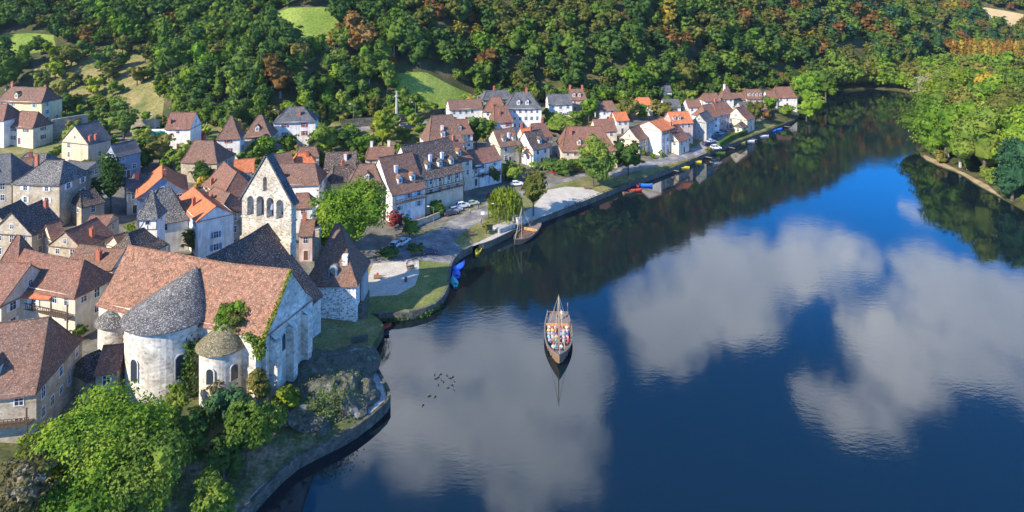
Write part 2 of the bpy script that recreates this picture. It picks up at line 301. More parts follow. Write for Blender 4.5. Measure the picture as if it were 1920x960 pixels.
def build_ground():
    V = []; E = []
    def addpl(pl, closed=False):
        b = len(V); V.extend([Vector((p[0], p[1])) for p in pl]); n = len(pl)
        E.extend([(b+i, b+(i+1) % n) for i in range(n if closed else n-1)])
    addpl(list(RIVER), True)
    for _, _, p in ZP: addpl(p, True)
    X0, X1, Y0, Y1 = -900, 1300, -160.5, 1500
    addpl([(X0,Y0),(X1,Y0),(X1,Y1),(X0,Y1)], True)
    pts = []
    def grid(x0, x1, y0, y1, s, j=.3):
        xs, ys = np.meshgrid(np.arange(x0, x1, s), np.arange(y0, y1, s)); q = np.stack([xs.ravel(), ys.ravel()], 1)
        return q+RS.uniform(-j, j, q.shape)*s
    a = grid(-200, 190, 70, 345, 4.5); b = grid(-500, 700, 0, 800, 13)
    b = b[~((b[:, 0] > -200) & (b[:, 0] < 190) & (b[:, 1] > 70) & (b[:, 1] < 345))]
    c = grid(X0+10, X1-10, Y0+10, Y1-10, 55); c = c[~((c[:, 0] > -500) & (c[:, 0] < 700) & (c[:, 1] > 0) & (c[:, 1] < 800))]
    for q in (a, b, c):
        keep = ~inpoly(q, RIVER); q = q[keep]; dd = seg_dist(q, np.vstack([RIVER, RIVER[:1]])); q = q[dd > 1.2]
        V.extend([Vector(p) for p in q])
    vs, es, fs, *_ = delaunay_2d_cdt(V, E, [], 0, 1e-4)
    P = np.array([[v.x, v.y] for v in vs]); Fc = np.array([f for f in fs if len(f) == 3])
    cen = P[Fc].mean(1); Fc = Fc[~inpoly(cen, RIVER)]; cen = P[Fc].mean(1)
    # orientation up
    a, b, c_ = P[Fc[:, 0]], P[Fc[:, 1]], P[Fc[:, 2]]
    cr = (b[:, 0]-a[:, 0])*(c_[:, 1]-a[:, 1])-(b[:, 1]-a[:, 1])*(c_[:, 0]-a[:, 0]); Fc[cr < 0] = Fc[cr < 0][:, ::-1]
    Z = np.concatenate([terr(P[i:i+4000, 0], P[i:i+4000, 1]) for i in range(0, len(P), 4000)])
    zone = np.full(len(Fc), -1)
    for k, (n, m, p) in reversed(list(enumerate(ZP))): zone[inpoly(cen, p)] = k
    hill = cen[:, 1] > np.interp(cen[:, 0], FX, FY)-2
    right = seg_dist(cen, RBc) < 90
    pass
    zone[(zone < 0) & (hill | ((cen[:, 0] > 120) & (cen[:, 1] > 180)))] = 100
    def sheet(name, mask, mat):
        f = Fc[mask]
        if not len(f): return
        u, inv = np.unique(f, return_inverse=True); inv = inv.reshape(f.shape)
        me = bpy.data.meshes.new(name); me.from_pydata([(P[i, 0], P[i, 1], Z[i]) for i in u], [], [tuple(int(k) for k in t) for t in inv])
        me.materials.append(M[mat]); me.polygons.foreach_set('use_smooth', [True]*len(me.polygons)); me.update()
        tag(link(name, me), kind='structure')
    sheet('ground', zone == -1, 'g_grass'); sheet('hillside', zone == 100, 'g_floor')
    for k, (n, m, p) in enumerate(ZP): sheet(n, zone == k, m)
build_ground()

def wall_strip(name, pl, z_top, z_bot, thick, mat, label, cat, side=1, zf=None, group=None):
    """a wall that follows a line on the ground; thick metres towards `side`"""
    pl = [Vector((p[0], p[1])) for p in pl]; nrm = []
    for i in range(len(pl)):
        d = (pl[min(i+1, len(pl)-1)]-pl[max(i-1, 0)]).normalized(); nrm.append(Vector((-d.y, d.x))*side*thick)
    b = MB()
    for i in range(len(pl)-1):
        p, q = pl[i], pl[i+1]; p2, q2 = p+nrm[i], q+nrm[i+1]
        zt = [(z_top + (zf(*w) if zf else 0)) for w in (p, q)]; zb = z_bot + (min(zf(*p), zf(*q)) if zf else 0)
        b.face([(p.x,p.y,zb),(q.x,q.y,zb),(q.x,q.y,zt[1]),(p.x,p.y,zt[0])]); b.face([(p2.x,p2.y,zb),(q2.x,q2.y,zb),(q2.x,q2.y,zt[1]),(p2.x,p2.y,zt[0])])
        b.face([(p.x,p.y,zt[0]),(q.x,q.y,zt[1]),(q2.x,q2.y,zt[1]),(p2.x,p2.y,zt[0])])
    for i in (0, -1):
        p = pl[i]; p2 = p+nrm[i]; zt = z_top+(zf(*p) if zf else 0); zb = z_bot+(zf(*p) if zf else 0)
        b.face([(p.x,p.y,zb),(p2.x,p2.y,zb),(p2.x,p2.y,zt),(p.x,p.y,zt)])
    return tag(b.build(name, M[mat]), label, cat, group)

# ------------------------------------------------------------------ water
def water():
    m, nt, N, L = newmat('river_water'); o = N.new('ShaderNodeOutputMaterial'); P = pos(nt)
    mp = N.new('ShaderNodeMapping'); mp.inputs['Scale'].default_value = (.55, 1.0, 1); L.new(P, mp.inputs[0])
    n1 = noise(nt, 1.1, 3, mp.outputs[0], .6); n2 = noise(nt, .12, 2, P); n3 = noise(nt, .05, 3, P)
    mask = ramp(nt, n3.outputs[0], [(.42, (.12,.12,.12)), (.62, (1,1,1))])
    h = N.new('ShaderNodeMath'); h.operation = 'MULTIPLY'; L.new(n1.outputs[0], h.inputs[0]); L.new(mask.outputs[0], h.inputs[1])
    h2 = N.new('ShaderNodeMath'); h2.operation = 'MULTIPLY_ADD'; L.new(n2.outputs[0], h2.inputs[0]); h2.inputs[1].default_value = 1.0; L.new(h.outputs[0], h2.inputs[2])
    b = N.new('ShaderNodeBump'); b.inputs['Strength'].default_value = .075; b.inputs['Distance'].default_value = .12; L.new(h2.outputs[0], b.inputs['Height'])
    d = N.new('ShaderNodeBsdfDiffuse'); d.inputs[0].default_value = (.004, .010, .013, 1)
    g = N.new('ShaderNodeBsdfGlossy'); g.inputs['Roughness'].default_value = .045; g.inputs[0].default_value = (.94,.97,1,1); L.new(b.outputs[0], g.inputs['Normal'])
    f = N.new('ShaderNodeFresnel'); f.inputs['IOR'].default_value = 1.54; L.new(b.outputs[0], f.inputs['Normal'])
    mx = N.new('ShaderNodeMixShader'); L.new(f.outputs[0], mx.inputs[0]); L.new(d.outputs[0], mx.inputs[1]); L.new(g.outputs[0], mx.inputs[2])
    L.new(mx.outputs[0], o.inputs[0])
    rbm = MB(); rbm.face([(-310,-175,-3.2),(520,-175,-3.2),(520,500,-3.2),(-310,500,-3.2)]); tag(rbm.build('river_bed', M['g_floor']), kind='structure')  # unseen dark sheet added under the water to catch reflection rays that dip below it
    w = MB(); w.face([(-300,-170,0),(500,-170,0),(500,480,0),(-300,480,0)]); tag(w.build('river', m), kind='structure')
water()

# ------------------------------------------------------------------ foliage
def crown_arrays(rs, R_, Hh, nl, ncl, nleaf, ls, shape='round', z0=0.0, cs=1.0):
    """leaf faces in clumps over several lobes; returns (n,4,3)"""
    lobes = []
    zc = z0+Hh*.5
    if shape == 'cone':
        for i in range(nl):
            t = i/max(1, nl-1); lobes.append((np.array([rs.uniform(-.1,.1)*R_, rs.uniform(-.1,.1)*R_, z0+Hh*(.12+.78*t)]), R_*(1-.8*t)*rs.uniform(.85,1.1), Hh/nl*1.1))
    else:
        lobes.append((np.array([0,0,zc]), R_*.72, Hh*.42))
        for i in range(nl-1):
            a = 2*math.pi*i/(nl-1)*1.618+rs.uniform(0,.8); rr = R_*rs.uniform(.32,.62); t = rs.uniform(-.32, .36)
            if shape == 'column': rr *= .5
            f = rs.uniform(.38,.56)
            lobes.append((np.array([rr*math.cos(a), rr*math.sin(a), zc+t*Hh]), R_*f, Hh*f*.55))
    w = np.array([l[1]*l[2] for l in lobes]); w /= w.sum(); out = []
    li = rs.choice(len(lobes), ncl, p=w)
    for k in li:
        c, rx, rz = lobes[k]; d = rs.normal(size=3); d /= np.linalg.norm(d)
        if d[2] < -.35: d[2] *= -.6
        cc = c+d*np.array([rx, rx, rz])*rs.uniform(.72, 1.05); cr = rs.uniform(.13,.24)*R_*cs*(1.2 if shape != 'cone' else .9)
        q = rs.normal(size=(nleaf, 3)); q /= np.linalg.norm(q, axis=1)[:, None]; q[:, 2] = np.abs(q[:, 2])*.9-.15
        p = cc+q*cr*rs.uniform(.45,1.0,(nleaf,1))*np.array([1,1,.75])
        nn = q*.7+d*.5+rs.normal(size=(nleaf,3))*.45+np.array([0,0,.25]); nn /= np.linalg.norm(nn, axis=1)[:, None]
        t = np.cross(nn, rs.normal(size=(nleaf,3))); t /= np.linalg.norm(t, axis=1)[:, None]; b = np.cross(nn, t)
        s = ls*rs.uniform(.6,1.25,(nleaf,1)); t = t*s; b = b*s*.62
        out.append(np.stack([p-t, p-b, p+t, p+b], 1))
    return np.concatenate(out), lobes
def willow_arrays(rs, R_, Hh, n, ls):
    out = []
    for i in range(n):
        a = rs.uniform(0, 2*math.pi); r = R_*math.sqrt(rs.uniform(.15,1)); top = Hh*(1-.35*(r/R_)**2)*rs.uniform(.85,1.02)
        ln = rs.uniform(.3,.62)*Hh; m = 9; z = top-np.linspace(0,1,m)*ln; x = r*math.cos(a)+rs.normal(size=m)*.12; y = r*math.sin(a)+rs.normal(size=m)*.12
        p = np.stack([x*(1+.0*z), y, z], 1); b = np.array([0,0,1.0])*ls*1.7+rs.normal(size=(m,3))*ls*.25
        t = rs.normal(size=(m,3)); t[:,2] = 0; t = t/np.linalg.norm(t,axis=1)[:,None]*ls*.45
        out.append(np.stack([p-t, p-b, p+t, p+b], 1))
    return np.concatenate(out)
ICO_V = None
def ico(sub=2):
    bm = bmesh.new(); bmesh.ops.create_icosphere(bm, subdivisions=sub, radius=1); v = np.array([x.co[:] for x in bm.verts]); f = [tuple(q.index for q in p.verts) for p in bm.faces]; bm.free(); return v, f
ICO1 = ico(1); ICO2 = ico(2)
def foliage_mesh(name, quads, lobes, mat, trunk=None, core=.8, tmat='bark'):
    n = len(quads); V = [quads.reshape(-1, 3)]; faces = [(4*i, 4*i+1, 4*i+2, 4*i+3) for i in range(n)]; mi = [0]*n; off = 4*n
    if lobes:
        for c, rx, rz in lobes:
            v, f = ICO1 if rx < 3 else ICO2
            vv = c+v*np.array([rx, rx, rz])*core*(1+.12*np.sin(v[:, [0]]*7+c[0])*np.cos(v[:, [1]]*6+c[1])); V.append(vv)
            faces += [tuple(off+k for k in t) for t in f]; mi += [0]*len(f); off += len(v)
    mats = [M[mat]]
    if trunk:
        tb = MB(); trunk(tb); V.append(np.array(tb.v)); faces += [tuple(off+k for k in t) for t in tb.f]; mi += [1]*len(tb.f); mats.append(M[tmat])
    me = bpy.data.meshes.new(name); me.from_pydata(np.concatenate(V).tolist(), [], faces)
    for m in mats: me.materials.append(m)
    me.polygons.foreach_set('material_index', mi); me.update(); return me
def trunk_fn(rad, h, limbs=4, spread=2.0, rs=None):
    rs = rs or RS
    def f(b):
        b.tube((0,0,-.6), (0,0,h*.55), rad*1.25, rad*.8, 7); b.tube((0,0,h*.55), (.15*rad,0,h), rad*.8, rad*.35, 6)
        for i in range(limbs):
            a = i*2.4+rs.uniform(0,1); z = h*rs.uniform(.4,.7); b.tube((0,0,z), (spread*math.cos(a), spread*math.sin(a), z+h*rs.uniform(.25,.45)), rad*.45, rad*.14, 5)
    return f
def tree(u, v, wpx, hpx, mat, label, shape='round', group=None, cat='tree', dens=1.0, trunk=.18, name=None, leaf=None, tmat='bark', z=None):
    """one garden tree: stands on the ground seen at pixel (u, v); width and height as seen there"""
    p = hit(u, v) if z is None else px(u, v, z); gz = p.z if z is not None else T(p.x, p.y); k = p.y/F; R_ = wpx*k/2; Hh = hpx*k
    rs = np.random.RandomState(int(u*7+v*13) % 99991); th = Hh*(trunk if shape != 'column' else .01)
    root = empty(name or ('shrub' if cat == 'shrub' else 'tree'), (p.x, p.y, gz), 0, label, cat, group)
    ls = leaf or max(.2, min(.62, 2.1*k*1.0))
    area = R_*Hh*4; nleafs = int(min(26000, dens*area*2.6/(ls*ls)*.5))
    if shape == 'willow': q = willow_arrays(rs, R_, Hh, int(220*dens), .32); lobes = [(np.array([0,0,Hh*.62]), R_*.6, Hh*.26)]
    else:
        ncl = max(14, int(nleafs/26)); q, lobes = crown_arrays(rs, R_*1.02, (Hh-th)*1.0, 9 if R_ > 3 else 6, ncl, 26, ls, shape, th)
    if shape == 'column': pass
    link('crown' if cat == 'tree' else 'foliage', foliage_mesh('crown', q, lobes, mat, core=.74 if p.y > 180 else .58), root)
    tb = MB(); trunk_fn(max(.1, R_*.055), max(.6, Hh*.6), 5, R_*.4, rs)(tb); tb.build('trunk' if cat == 'tree' else 'stem', M[tmat], root)
    return root

# forest prototypes
PROTO = {}
def proto(mat, k, shape='round'):
    key = (mat, k, shape)
    if key not in PROTO:
        rs = np.random.RandomState(100+k*7+len(mat)); nl = 7
        if shape == 'round': q, lb = crown_arrays(rs, 4.7, 10.5, 9, 150, 14, .4, 'round', 1.4, .62)
        elif shape == 'column': q, lb = crown_arrays(rs, 2.6, 13.0, 7, 90, 14, .4, 'column', 1.5, .75)
        else: q, lb = crown_arrays(rs, 3.4, 13.5, 7, 100, 14, .4, 'cone', 1.2, .75)
        PROTO[key] = foliage_mesh('forest_tree', q, lb, mat, trunk=trunk_fn(.28, 8.0, 3, 1.6, rs), core=.74, tmat='palebark' if k == 2 else 'bark')
    return PROTO[key]
LOWQ = {}
def lowq(mat, k):
    if (mat, k) not in LOWQ:
        rs = np.random.RandomState(300+k); q, lb = crown_arrays(rs, 4.7, 10.4, 7, 80, 7, .7, 'round', 1.0, .7); LOWQ[(mat, k)] = (q, lb)
    return LOWQ[(mat, k)]
def merged_forest(name, items, label):
    """far trees that read as one mass: one mesh"""
    V = []; nq = 0; MI = []; mats = []; tri = []; tv = []
    TV = []; TF = []; TM = []; toff = 0
    for (x, y, z, s, rot, mat, k) in items:
        if mat not in mats: mats.append(mat)
        q, lb = lowq(mat, k); c, sn = math.cos(rot), math.sin(rot); Rm = np.array([[c, sn, 0], [-sn, c, 0], [0, 0, 1]])
        V.append((q.reshape(-1, 3) @ Rm)*s+np.array([x, y, z])); MI += [mats.index(mat)]*len(q)
        for cc, rx, rz in lb[:4]:
            v, f = ICO1; TV.append(((cc+v*np.array([rx, rx, rz])*.76) @ Rm)*s+np.array([x, y, z])); TF.append(np.array(f)+toff); TM += [mats.index(mat)]*len(f); toff += len(v)
    Q = np.concatenate(V); nv = len(Q); A = np.concatenate([Q]+TV); tf = np.concatenate(TF)+nv; nqf = nv//4
    me = bpy.data.meshes.new(name); me.vertices.add(len(A)); me.vertices.foreach_set('co', A.astype(np.float32).ravel())
    loops = np.concatenate([np.arange(nv), tf.ravel()]).astype(np.int32); me.loops.add(len(loops)); me.loops.foreach_set('vertex_index', loops)
    st = np.concatenate([np.arange(nqf)*4, nv+np.arange(len(tf))*3]).astype(np.int32); me.polygons.add(len(st)); me.polygons.foreach_set('loop_start', st)
    for m in mats: me.materials.append(M[m])
    me.polygons.foreach_set('material_index', np.array(MI+TM, np.int32)); me.update(calc_edges=True); me.validate()
    return tag(link(name, me), label, 'forest', kind='stuff')
def zone_named(n): return next(p for a, _, p in ZP if a == n)
def forest():
    hillz = [zone_named(n) for n in ('orchard_terraces','meadow','upper_meadow','hill_meadow','stubble_field','main_road','upper_road','street_paving')]
    def jit(x0, x1, y0, y1, s):
        xs, ys = np.meshgrid(np.arange(x0, x1, s), np.arange(y0, y1, s*.9)); xs = xs+(np.arange(ys.shape[0]) % 2)[:, None]*s*.5
        q = np.stack([xs.ravel(), ys.ravel()], 1); return q+RS.uniform(-.36, .36, q.shape)*s
    near = jit(-330, 760, 205, 800, 7.2); far = jit(-520, 1400, 560, 1100, 12)
    out = []
    for q, big in ((near, 0), (far, 1)):
        fy = np.interp(q[:, 0], FX, FY); d = q[:, 1]-fy; z = terr(q[:, 0], q[:, 1]); u = 960+F*q[:, 0]/np.maximum(q[:, 1], 1); v = VH+F*(CAMZ-z)/q[:, 1]
        ok = (d > .5) & (u > -150) & (u < 2080)
        if big == 0: ok &= (d < 215)
        else: ok &= (d > 205) & (d < 480)
        for zp in hillz: ok &= ~inpoly(q, zp)
        ok &= ~((u < 330) & (v > 95) & (d < 60) & (RS.rand(len(q)) < .8)); ok &= ~((u > 1570) & (u < 1625) & (v > 92) & (v < 128))
        for i in np.where(ok)[0]: out.append((q[i, 0], q[i, 1], z[i], u[i], v[i], d[i], big, 'hill'))
    ft = []
    for x in np.arange(-130, 330, 3.6):
        for dd in (-3.5, 1.5): ft.append((x+RS.uniform(-1, 1), np.interp(x, FX, FY)+dd+RS.uniform(-1.5, 1.5)))
    ft = np.array(ft); z = terr(ft[:, 0], ft[:, 1]); u = 960+F*ft[:, 0]/ft[:, 1]; v = VH+F*(CAMZ-z)/ft[:, 1]; ok = (u > 330)
    for zn in ('meadow', 'main_road', 'upper_road'): ok &= ~inpoly(ft, zone_named(zn))
    for i in np.where(ok)[0]: out.append((ft[i, 0], ft[i, 1], z[i], u[i], v[i], 1, 0, 'foot'))
    rb = [p for p in LBd if p[1] > 345]+[p for p in RBd if p[1] > 170]
    for k, p in enumerate(rb):
        q = rb[min(k+1, len(rb)-1)]; d = Vector((q[0]-p[0], q[1]-p[1])); 
        if d.length < .3 or d.length > 20: continue
        n_ = Vector((-d.y, d.x)).normalized()
        if p[1] > 380: out.append((p[0]+n_.x*4, p[1]+n_.y*4, 1.2, 960+F*p[0]/p[1], 150, 1, 0, 'foot2'))
        r_ = RS.uniform(1.2, 4.2) if p[1] < 330 else RS.uniform(.6, 2.4); x, y = p[0]+n_.x*r_, p[1]+n_.y*r_; z_ = T(x, y); u_ = 960+F*x/y
        if p[0] > 100 and (195 < y < 262) and RS.rand() < .72: continue
        out.append((x, y, z_, u_, VH+F*(CAMZ-z_)/y, 1, 0, 'foot2'))
    rq = jit(118, 620, 190, 640, 8.6); z = terr(rq[:, 0], rq[:, 1]); u = 960+F*rq[:, 0]/rq[:, 1]; v = VH+F*(CAMZ-z)/rq[:, 1]
    fy = np.interp(rq[:, 0], FX, FY); dr = seg_dist(rq, RBc); ok = (rq[:, 1] < fy-3) & (u < 2080) & ~inpoly(rq, RIVER) & (dr > 2.6) & (u > 1505) & (v < 360)
    ok &= ~((v < 132) & (v > 98) & (u > 1770))
    for i in np.where(ok)[0]: out.append((rq[i, 0], rq[i, 1], z[i], u[i], v[i], dr[i], 0, 'bank'))
    items = []
    for (x, y, z, u, v, d, big, where) in out:
        r = random.random(); n = math.sin(x*.031+1.3)*math.cos(y*.027+x*.011)+.5*math.sin(x*.083+y*.05)
        shape = 'round'
        if where == 'foot':
            mat = random.choices(['green','dgreen','bright','olive'], [.4,.35,.12,.13])[0]; s = random.uniform(.45, .8); where = 'hill'
        elif where == 'foot2':
            mat = random.choices(['green','dgreen','bright','olive'], [.4,.2,.2,.2])[0]; s = random.uniform(.35, .75) if v > 200 else random.uniform(.7, 1.2); where = 'bank'
        elif where == 'hill':
            aut = 0.02+(.26 if u > 1000 and v < 110 and u < 1700 else .1 if u > 700 else .02)
            if (780 < u < 880 and v < 60) : aut = .3
            if n > .35: aut *= 1.8
            elif n < -.2: aut *= .3
            if v > 120: aut *= .15
            if r < aut: mat = 'autumn' if random.random() < .6 else 'gold' if random.random() < .35 else 'olive'
            elif u < 760: mat = random.choices(['dgreen','green','bright','olive'], [.45,.42,.08,.05])[0]
            elif u < 1500: mat = random.choices(['dgreen','green','olive','bright'], [.42 if v > 90 else .2,.33,.2 if v > 110 else .36,.05])[0]
            else: mat = random.choices(['green','olive','dgreen','gold','teal'], [.4,.22,.2,.03,.15])[0]
            if random.random() < .08 and mat in ('dgreen','green'): shape = 'cone'
            s = random.choice((random.uniform(.6,.9), random.uniform(.85,1.2), random.uniform(1.1,1.6)))*(1.25 if big else 1)
        else:
            mat = random.choices(['bright','green','lime','olive','gold'], [.3,.42,.07,.18,.03])[0] if v > 130 else random.choices(['green','bright','olive'], [.5,.3,.2])[0]
            s = random.uniform(1.1, 1.75) if v > 150 else random.uniform(.6, .95)
            if random.random() < .25: continue
        items.append([x, y, z-.3, s, random.uniform(0, 6.28), mat, random.randrange(3), shape, u, v, where, big])
    def vis(i): return -40 < i[8] < 1960 and -45 < i[9]-9*F/i[1] *.6 and i[9] > -5
    seen = sorted([i for i in items if vis(i) and not i[11]], key=lambda i: i[1])
    ind = [i for i in seen if i[10] == 'bank'][:150]+[i for i in seen if i[10] == 'hill'][:150]
    ids = {id(i) for i in ind}
    W = {'dgreen':'dark green','green':'mid green','bright':'bright green','olive':'olive green','autumn':'russet brown','gold':'yellow','lime':'yellow-green','teal':'blue-green'}
    for i in ind:
        x, y, z, s, rot, mat, k, shape, u, v, where, big = i
        o = link('forest_tree', proto(mat, k, shape), None, (x, y, z), (0, 0, rot)); s2 = s*random.uniform(.88, 1.12); o.scale = (s, s, s2)
        sh = {'round':'round crowned broadleaf','cone':'narrow pointed'}[shape]
        pl = 'in the flat riverside wood on the right bank' if where == 'bank' else ('on the wooded slope above the old town' if u < 760 else 'on the wooded slope above the far end of the village' if u > 1180 else 'on the wooded slope behind the middle of the village')
        tag(o, f'{W[mat]} {sh} tree {pl}', 'tree', f'{W[mat]} {sh} trees {pl}')
    rest = [i for i in items if id(i) not in ids]
    merged_forest('hillside_forest', [tuple(i[:7]) for i in rest if i[10] == 'hill'], 'dense mixed wood covering the upper valley side behind the village')
    merged_forest('riverside_forest', [tuple(i[:7]) for i in rest if i[10] == 'bank'], 'dense green wood on the flat ground beyond the right bank')
    nrow = 0
    for u in np.arange(1782, 1935, 4.6):
        for dv in (0, 3):
            p = hit(u+random.uniform(-1.5,1.5), 116-dv); o = link('poplar_tree', proto(random.choice(['orangel','orangel','gold']), random.randrange(3), 'column'), None, (p.x, p.y, T(p.x, p.y)-.3), (0, 0, random.uniform(0, 6))); k = random.uniform(.95, 1.2); o.scale = (k, k, k)
            tag(o, 'narrow orange poplar in the straight row beyond the right bank wood', 'tree', 'straight row of orange poplars')
    print('forest', len(items), len(ind))
forest()
# ------------------------------------------------------------------ buildings
_WM = {}
def window_mesh(w, h, arch=False, fr='trim'):
    k = (w, h, arch, fr)
    if k in _WM: return _WM[k]
    b = MB(); t = .1
    if arch:
        n = 8; out = [(-w/2, -h/2)]+[(w/2*-math.cos(math.pi*i/n), h/2-w/2+w/2*math.sin(math.pi*i/n)) for i in range(n+1)]+[(w/2, -h/2)]
        o2 = [(x*(1+2*t/w*1.6), (z+h/2)*(1+t*1.6/h)-h/2) for x, z in out]
        b.face([(x, -.03, z) for x, z in out], 1)
        for i in range(len(out)-1):
            p, q, r_, s = out[i], out[i+1], o2[i+1], o2[i]
            b.face([(p[0],-.09,p[1]),(q[0],-.09,q[1]),(r_[0],-.09,r_[1]),(s[0],-.09,s[1])]); b.face([(s[0],-.09,s[1]),(r_[0],-.09,r_[1]),(r_[0],.02,r_[1]),(s[0],.02,s[1])])
            b.face([(p[0],-.09,p[1]),(q[0],-.09,q[1]),(q[0],-.03,q[1]),(p[0],-.03,p[1])])
    else:
        b.face([(-w/2,-.02,-h/2),(w/2,-.02,-h/2),(w/2,-.02,h/2),(-w/2,-.02,h/2)], 1)
        for x0, x1, z0, z1 in ((-w/2-t,-w/2,-h/2,h/2),(w/2,w/2+t,-h/2,h/2),(-w/2-t,w/2+t,h/2,h/2+t),(-w/2-t-.04,w/2+t+.04,-h/2-t,-h/2)): b.box(x0,x1,-.07,.02,z0,z1)
        b.box(-.03,.03,-.045,-.021,-h/2,h/2); b.box(-w/2,-.03,-.045,-.021,.1,.15); b.box(.03,w/2,-.045,-.021,.1,.15)
    _WM[k] = b.mesh('window', [M[fr], M['glass']]); return _WM[k]
_SM = {}
def shutter_mesh(w, h, mat):
    k = (w, h, mat)
    if k not in _SM:
        b = MB(); b.box(-w/2, w/2, -.1, -.06, -h/2, h/2)
        for z in (-h*.3, 0, h*.3): b.box(-w/2+.03, w/2-.03, -.125, -.1, z-.04, z+.04)
        _SM[k] = b.mesh('shutter', M[mat])
    return _SM[k]
def add_window(par, loc, rot, w=.9, h=1.3, arch=False, shut=None, fr='trim', name='window'):
    o = link(name, window_mesh(w, h, arch, fr), par, loc, (0, 0, rot))
    if shut:
        for s in (-1, 1): link('shutter', shutter_mesh(w*.52, h, shut), o, (s*(w/2+w*.26+.11), 0, 0))
    return o
_DM = {}
def door_mesh(mat, w=1.0, h=2.1):
    if (mat, w) not in _DM:
        b = MB(); b.box(-w/2, w/2, -.05, .02, 0, h, 0); b.box(-w/2-.12, -w/2, -.08, .02, 0, h+.12, 1); b.box(w/2, w/2+.12, -.08, .02, 0, h+.12, 1); b.box(-w/2, w/2, -.08, .02, h, h+.12, 1)
        _DM[(mat, w)] = b.mesh('door', [M[mat], M['trim']])
    return _DM[(mat, w)]
def roof_mesh(L, hw, ht, drop, hip, mat, flare=True, oh=.4, bump_=None):
    """hip roof / gable roof / pyramid as one closed shell"""
    lv = [(0, 0), (.68, .76), (1, 1)] if flare else [(0, 0), (.5, .5), (1, 1)]
    sl = (lv[-1][1]-lv[-2][1])/(lv[-1][0]-lv[-2][0]); e = oh/hw; lv[-1] = (1+e, 1+e*sl)
    go = .22
    def ring(t, g, dz):
        a = -L/2-(hip[0]*t if hip[0] else go); b_ = L/2+(hip[1]*t if hip[1] else go); w = hw*t; z = ht-drop*g+dz
        return [(a,-w,z),(b_,-w,z),(b_,w,z),(a,w,z)]
    NS = 6; Lt = L+hip[0]+hip[1]+.5; sag = min(.4, .016*Lt); ph = (L*3.7+hw*5.1) % 6.28; am = .035+.004*L; xc = (hip[1]-hip[0])/2
    def sg(p):
        e_ = max(0, 1-(2*(p[0]-xc)/Lt)**2); return (p[0], p[1], p[2]-sag*e_+am*math.sin(p[0]*.9+ph+p[1]*.5)*e_)
    b = MB(); top = [ring(t, g, 0) for t, g in lv]; bot = [ring(t, g, -.2) for t, g in lv]
    for rings, up in ((top, 1), (bot, 0)):
        acc = 0
        for i in range(len(lv)-1):
            A, B = rings[i], rings[i+1]; d = math.hypot(hw*(lv[i+1][0]-lv[i][0]), drop*(lv[i+1][1]-lv[i][1]))
            for s in (0, 1, 2, 3):
                if s == 1 and not hip[1]: continue
                if s == 3 and not hip[0]: continue
                j = (s+1) % 4; pts = [B[s], B[j], A[j], A[s]]; ax = 0 if s in (0, 2) else 1
                uv = [(p[ax]+s*.37, -(acc+(d if n < 2 else 0))) for n, p in enumerate(pts)]
                if s in (0, 2):
                    for q in range(NS):
                        f0, f1 = q/NS, (q+1)/NS; l = lambda a_, b_, f: tuple(a_[z]+(b_[z]-a_[z])*f for z in range(len(a_)))
                        qd = [sg(l(pts[0], pts[1], f0)), sg(l(pts[0], pts[1], f1)), sg(l(pts[3], pts[2], f1)), sg(l(pts[3], pts[2], f0))]; uq = [l(uv[0], uv[1], f0), l(uv[0], uv[1], f1), l(uv[3], uv[2], f1), l(uv[3], uv[2], f0)]
                        if not up: qd = qd[::-1]; uq = uq[::-1]
                        b.face(qd, 0, uq)
                    continue
                if i == 0 and s in (1, 3): pts = pts[:3]; uv = uv[:3]
                if not up: pts = pts[::-1]; uv = uv[::-1]
                b.face(pts, 0, uv)
            acc += d
    for s in range(4):
        j = (s+1) % 4; k_ = NS if s in (0, 2) else 1; l = lambda a_, b_, f: sg(tuple(a_[z]+(b_[z]-a_[z])*f for z in range(3)))
        for q in range(k_): b.face([l(bot[-1][s], bot[-1][j], q/k_), l(bot[-1][s], bot[-1][j], (q+1)/k_), l(top[-1][s], top[-1][j], (q+1)/k_), l(top[-1][s], top[-1][j], q/k_)], 0, [(0,0),(.4,0),(.4,.2),(0,.2)])
    for s, hp in ((3, hip[0]), (1, hip[1])):
        if hp: continue
        j = (s+1) % 4
        for i in range(len(lv)-1):
            for k in (s, j): b.face([bot[i][k], bot[i+1][k], top[i+1][k], top[i][k]], 0, [(0,0),(.4,0),(.4,.2),(0,.2)])
    x0 = -L/2-(0 if hip[0] else go); x1 = L/2+(0 if hip[1] else go); n0 = len(b.v)
    if x1-x0 > .3:
        for q in range(NS): b.tube(sg((x0+(x1-x0)*q/NS, 0, ht+.02)), sg((x0+(x1-x0)*(q+1)/NS, 0, ht+.02)), .12, .12, 5, cap=False)
    for e_, hp in ((0, hip[0]), (1, hip[1])):
        if not hp: continue
        for k in ((0, 3) if e_ == 0 else (1, 2)):
            pr = None
            for rg in top:
                if pr is not None: b.tube(pr, rg[k], .1, .1, 4, cap=False)
                pr = rg[k]
    me = b.mesh('roof', M[mat]); return me, lv
def wall_mesh(L, hw, ht, drop, hip, lv, mat, base=-3.0, inset=0.0):
    x0 = -L/2-hip[0]; x1 = L/2+hip[1]; ze = ht-drop-.12; b = MB(); w = hw
    tm, gm = lv[1]
    b.face([(x0,-w,base),(x1,-w,base),(x1,-w,ze),(x0,-w,ze)]); b.face([(x1,w,base),(x0,w,base),(x0,w,ze),(x1,w,ze)])
    for x, hp, s in ((x0, hip[0], -1), (x1, hip[1], 1)):
        pts = [(x,-w,base),(x,w,base),(x,w,ze)]
        if not hp: pts += [(x, w*tm, ht-drop*gm-.2), (x, 0, ht-.2), (x, -w*tm, ht-drop*gm-.2)]
        pts += [(x,-w,ze)]
        b.face(pts if s > 0 else pts[::-1])
    return b.mesh('wall', M[mat])
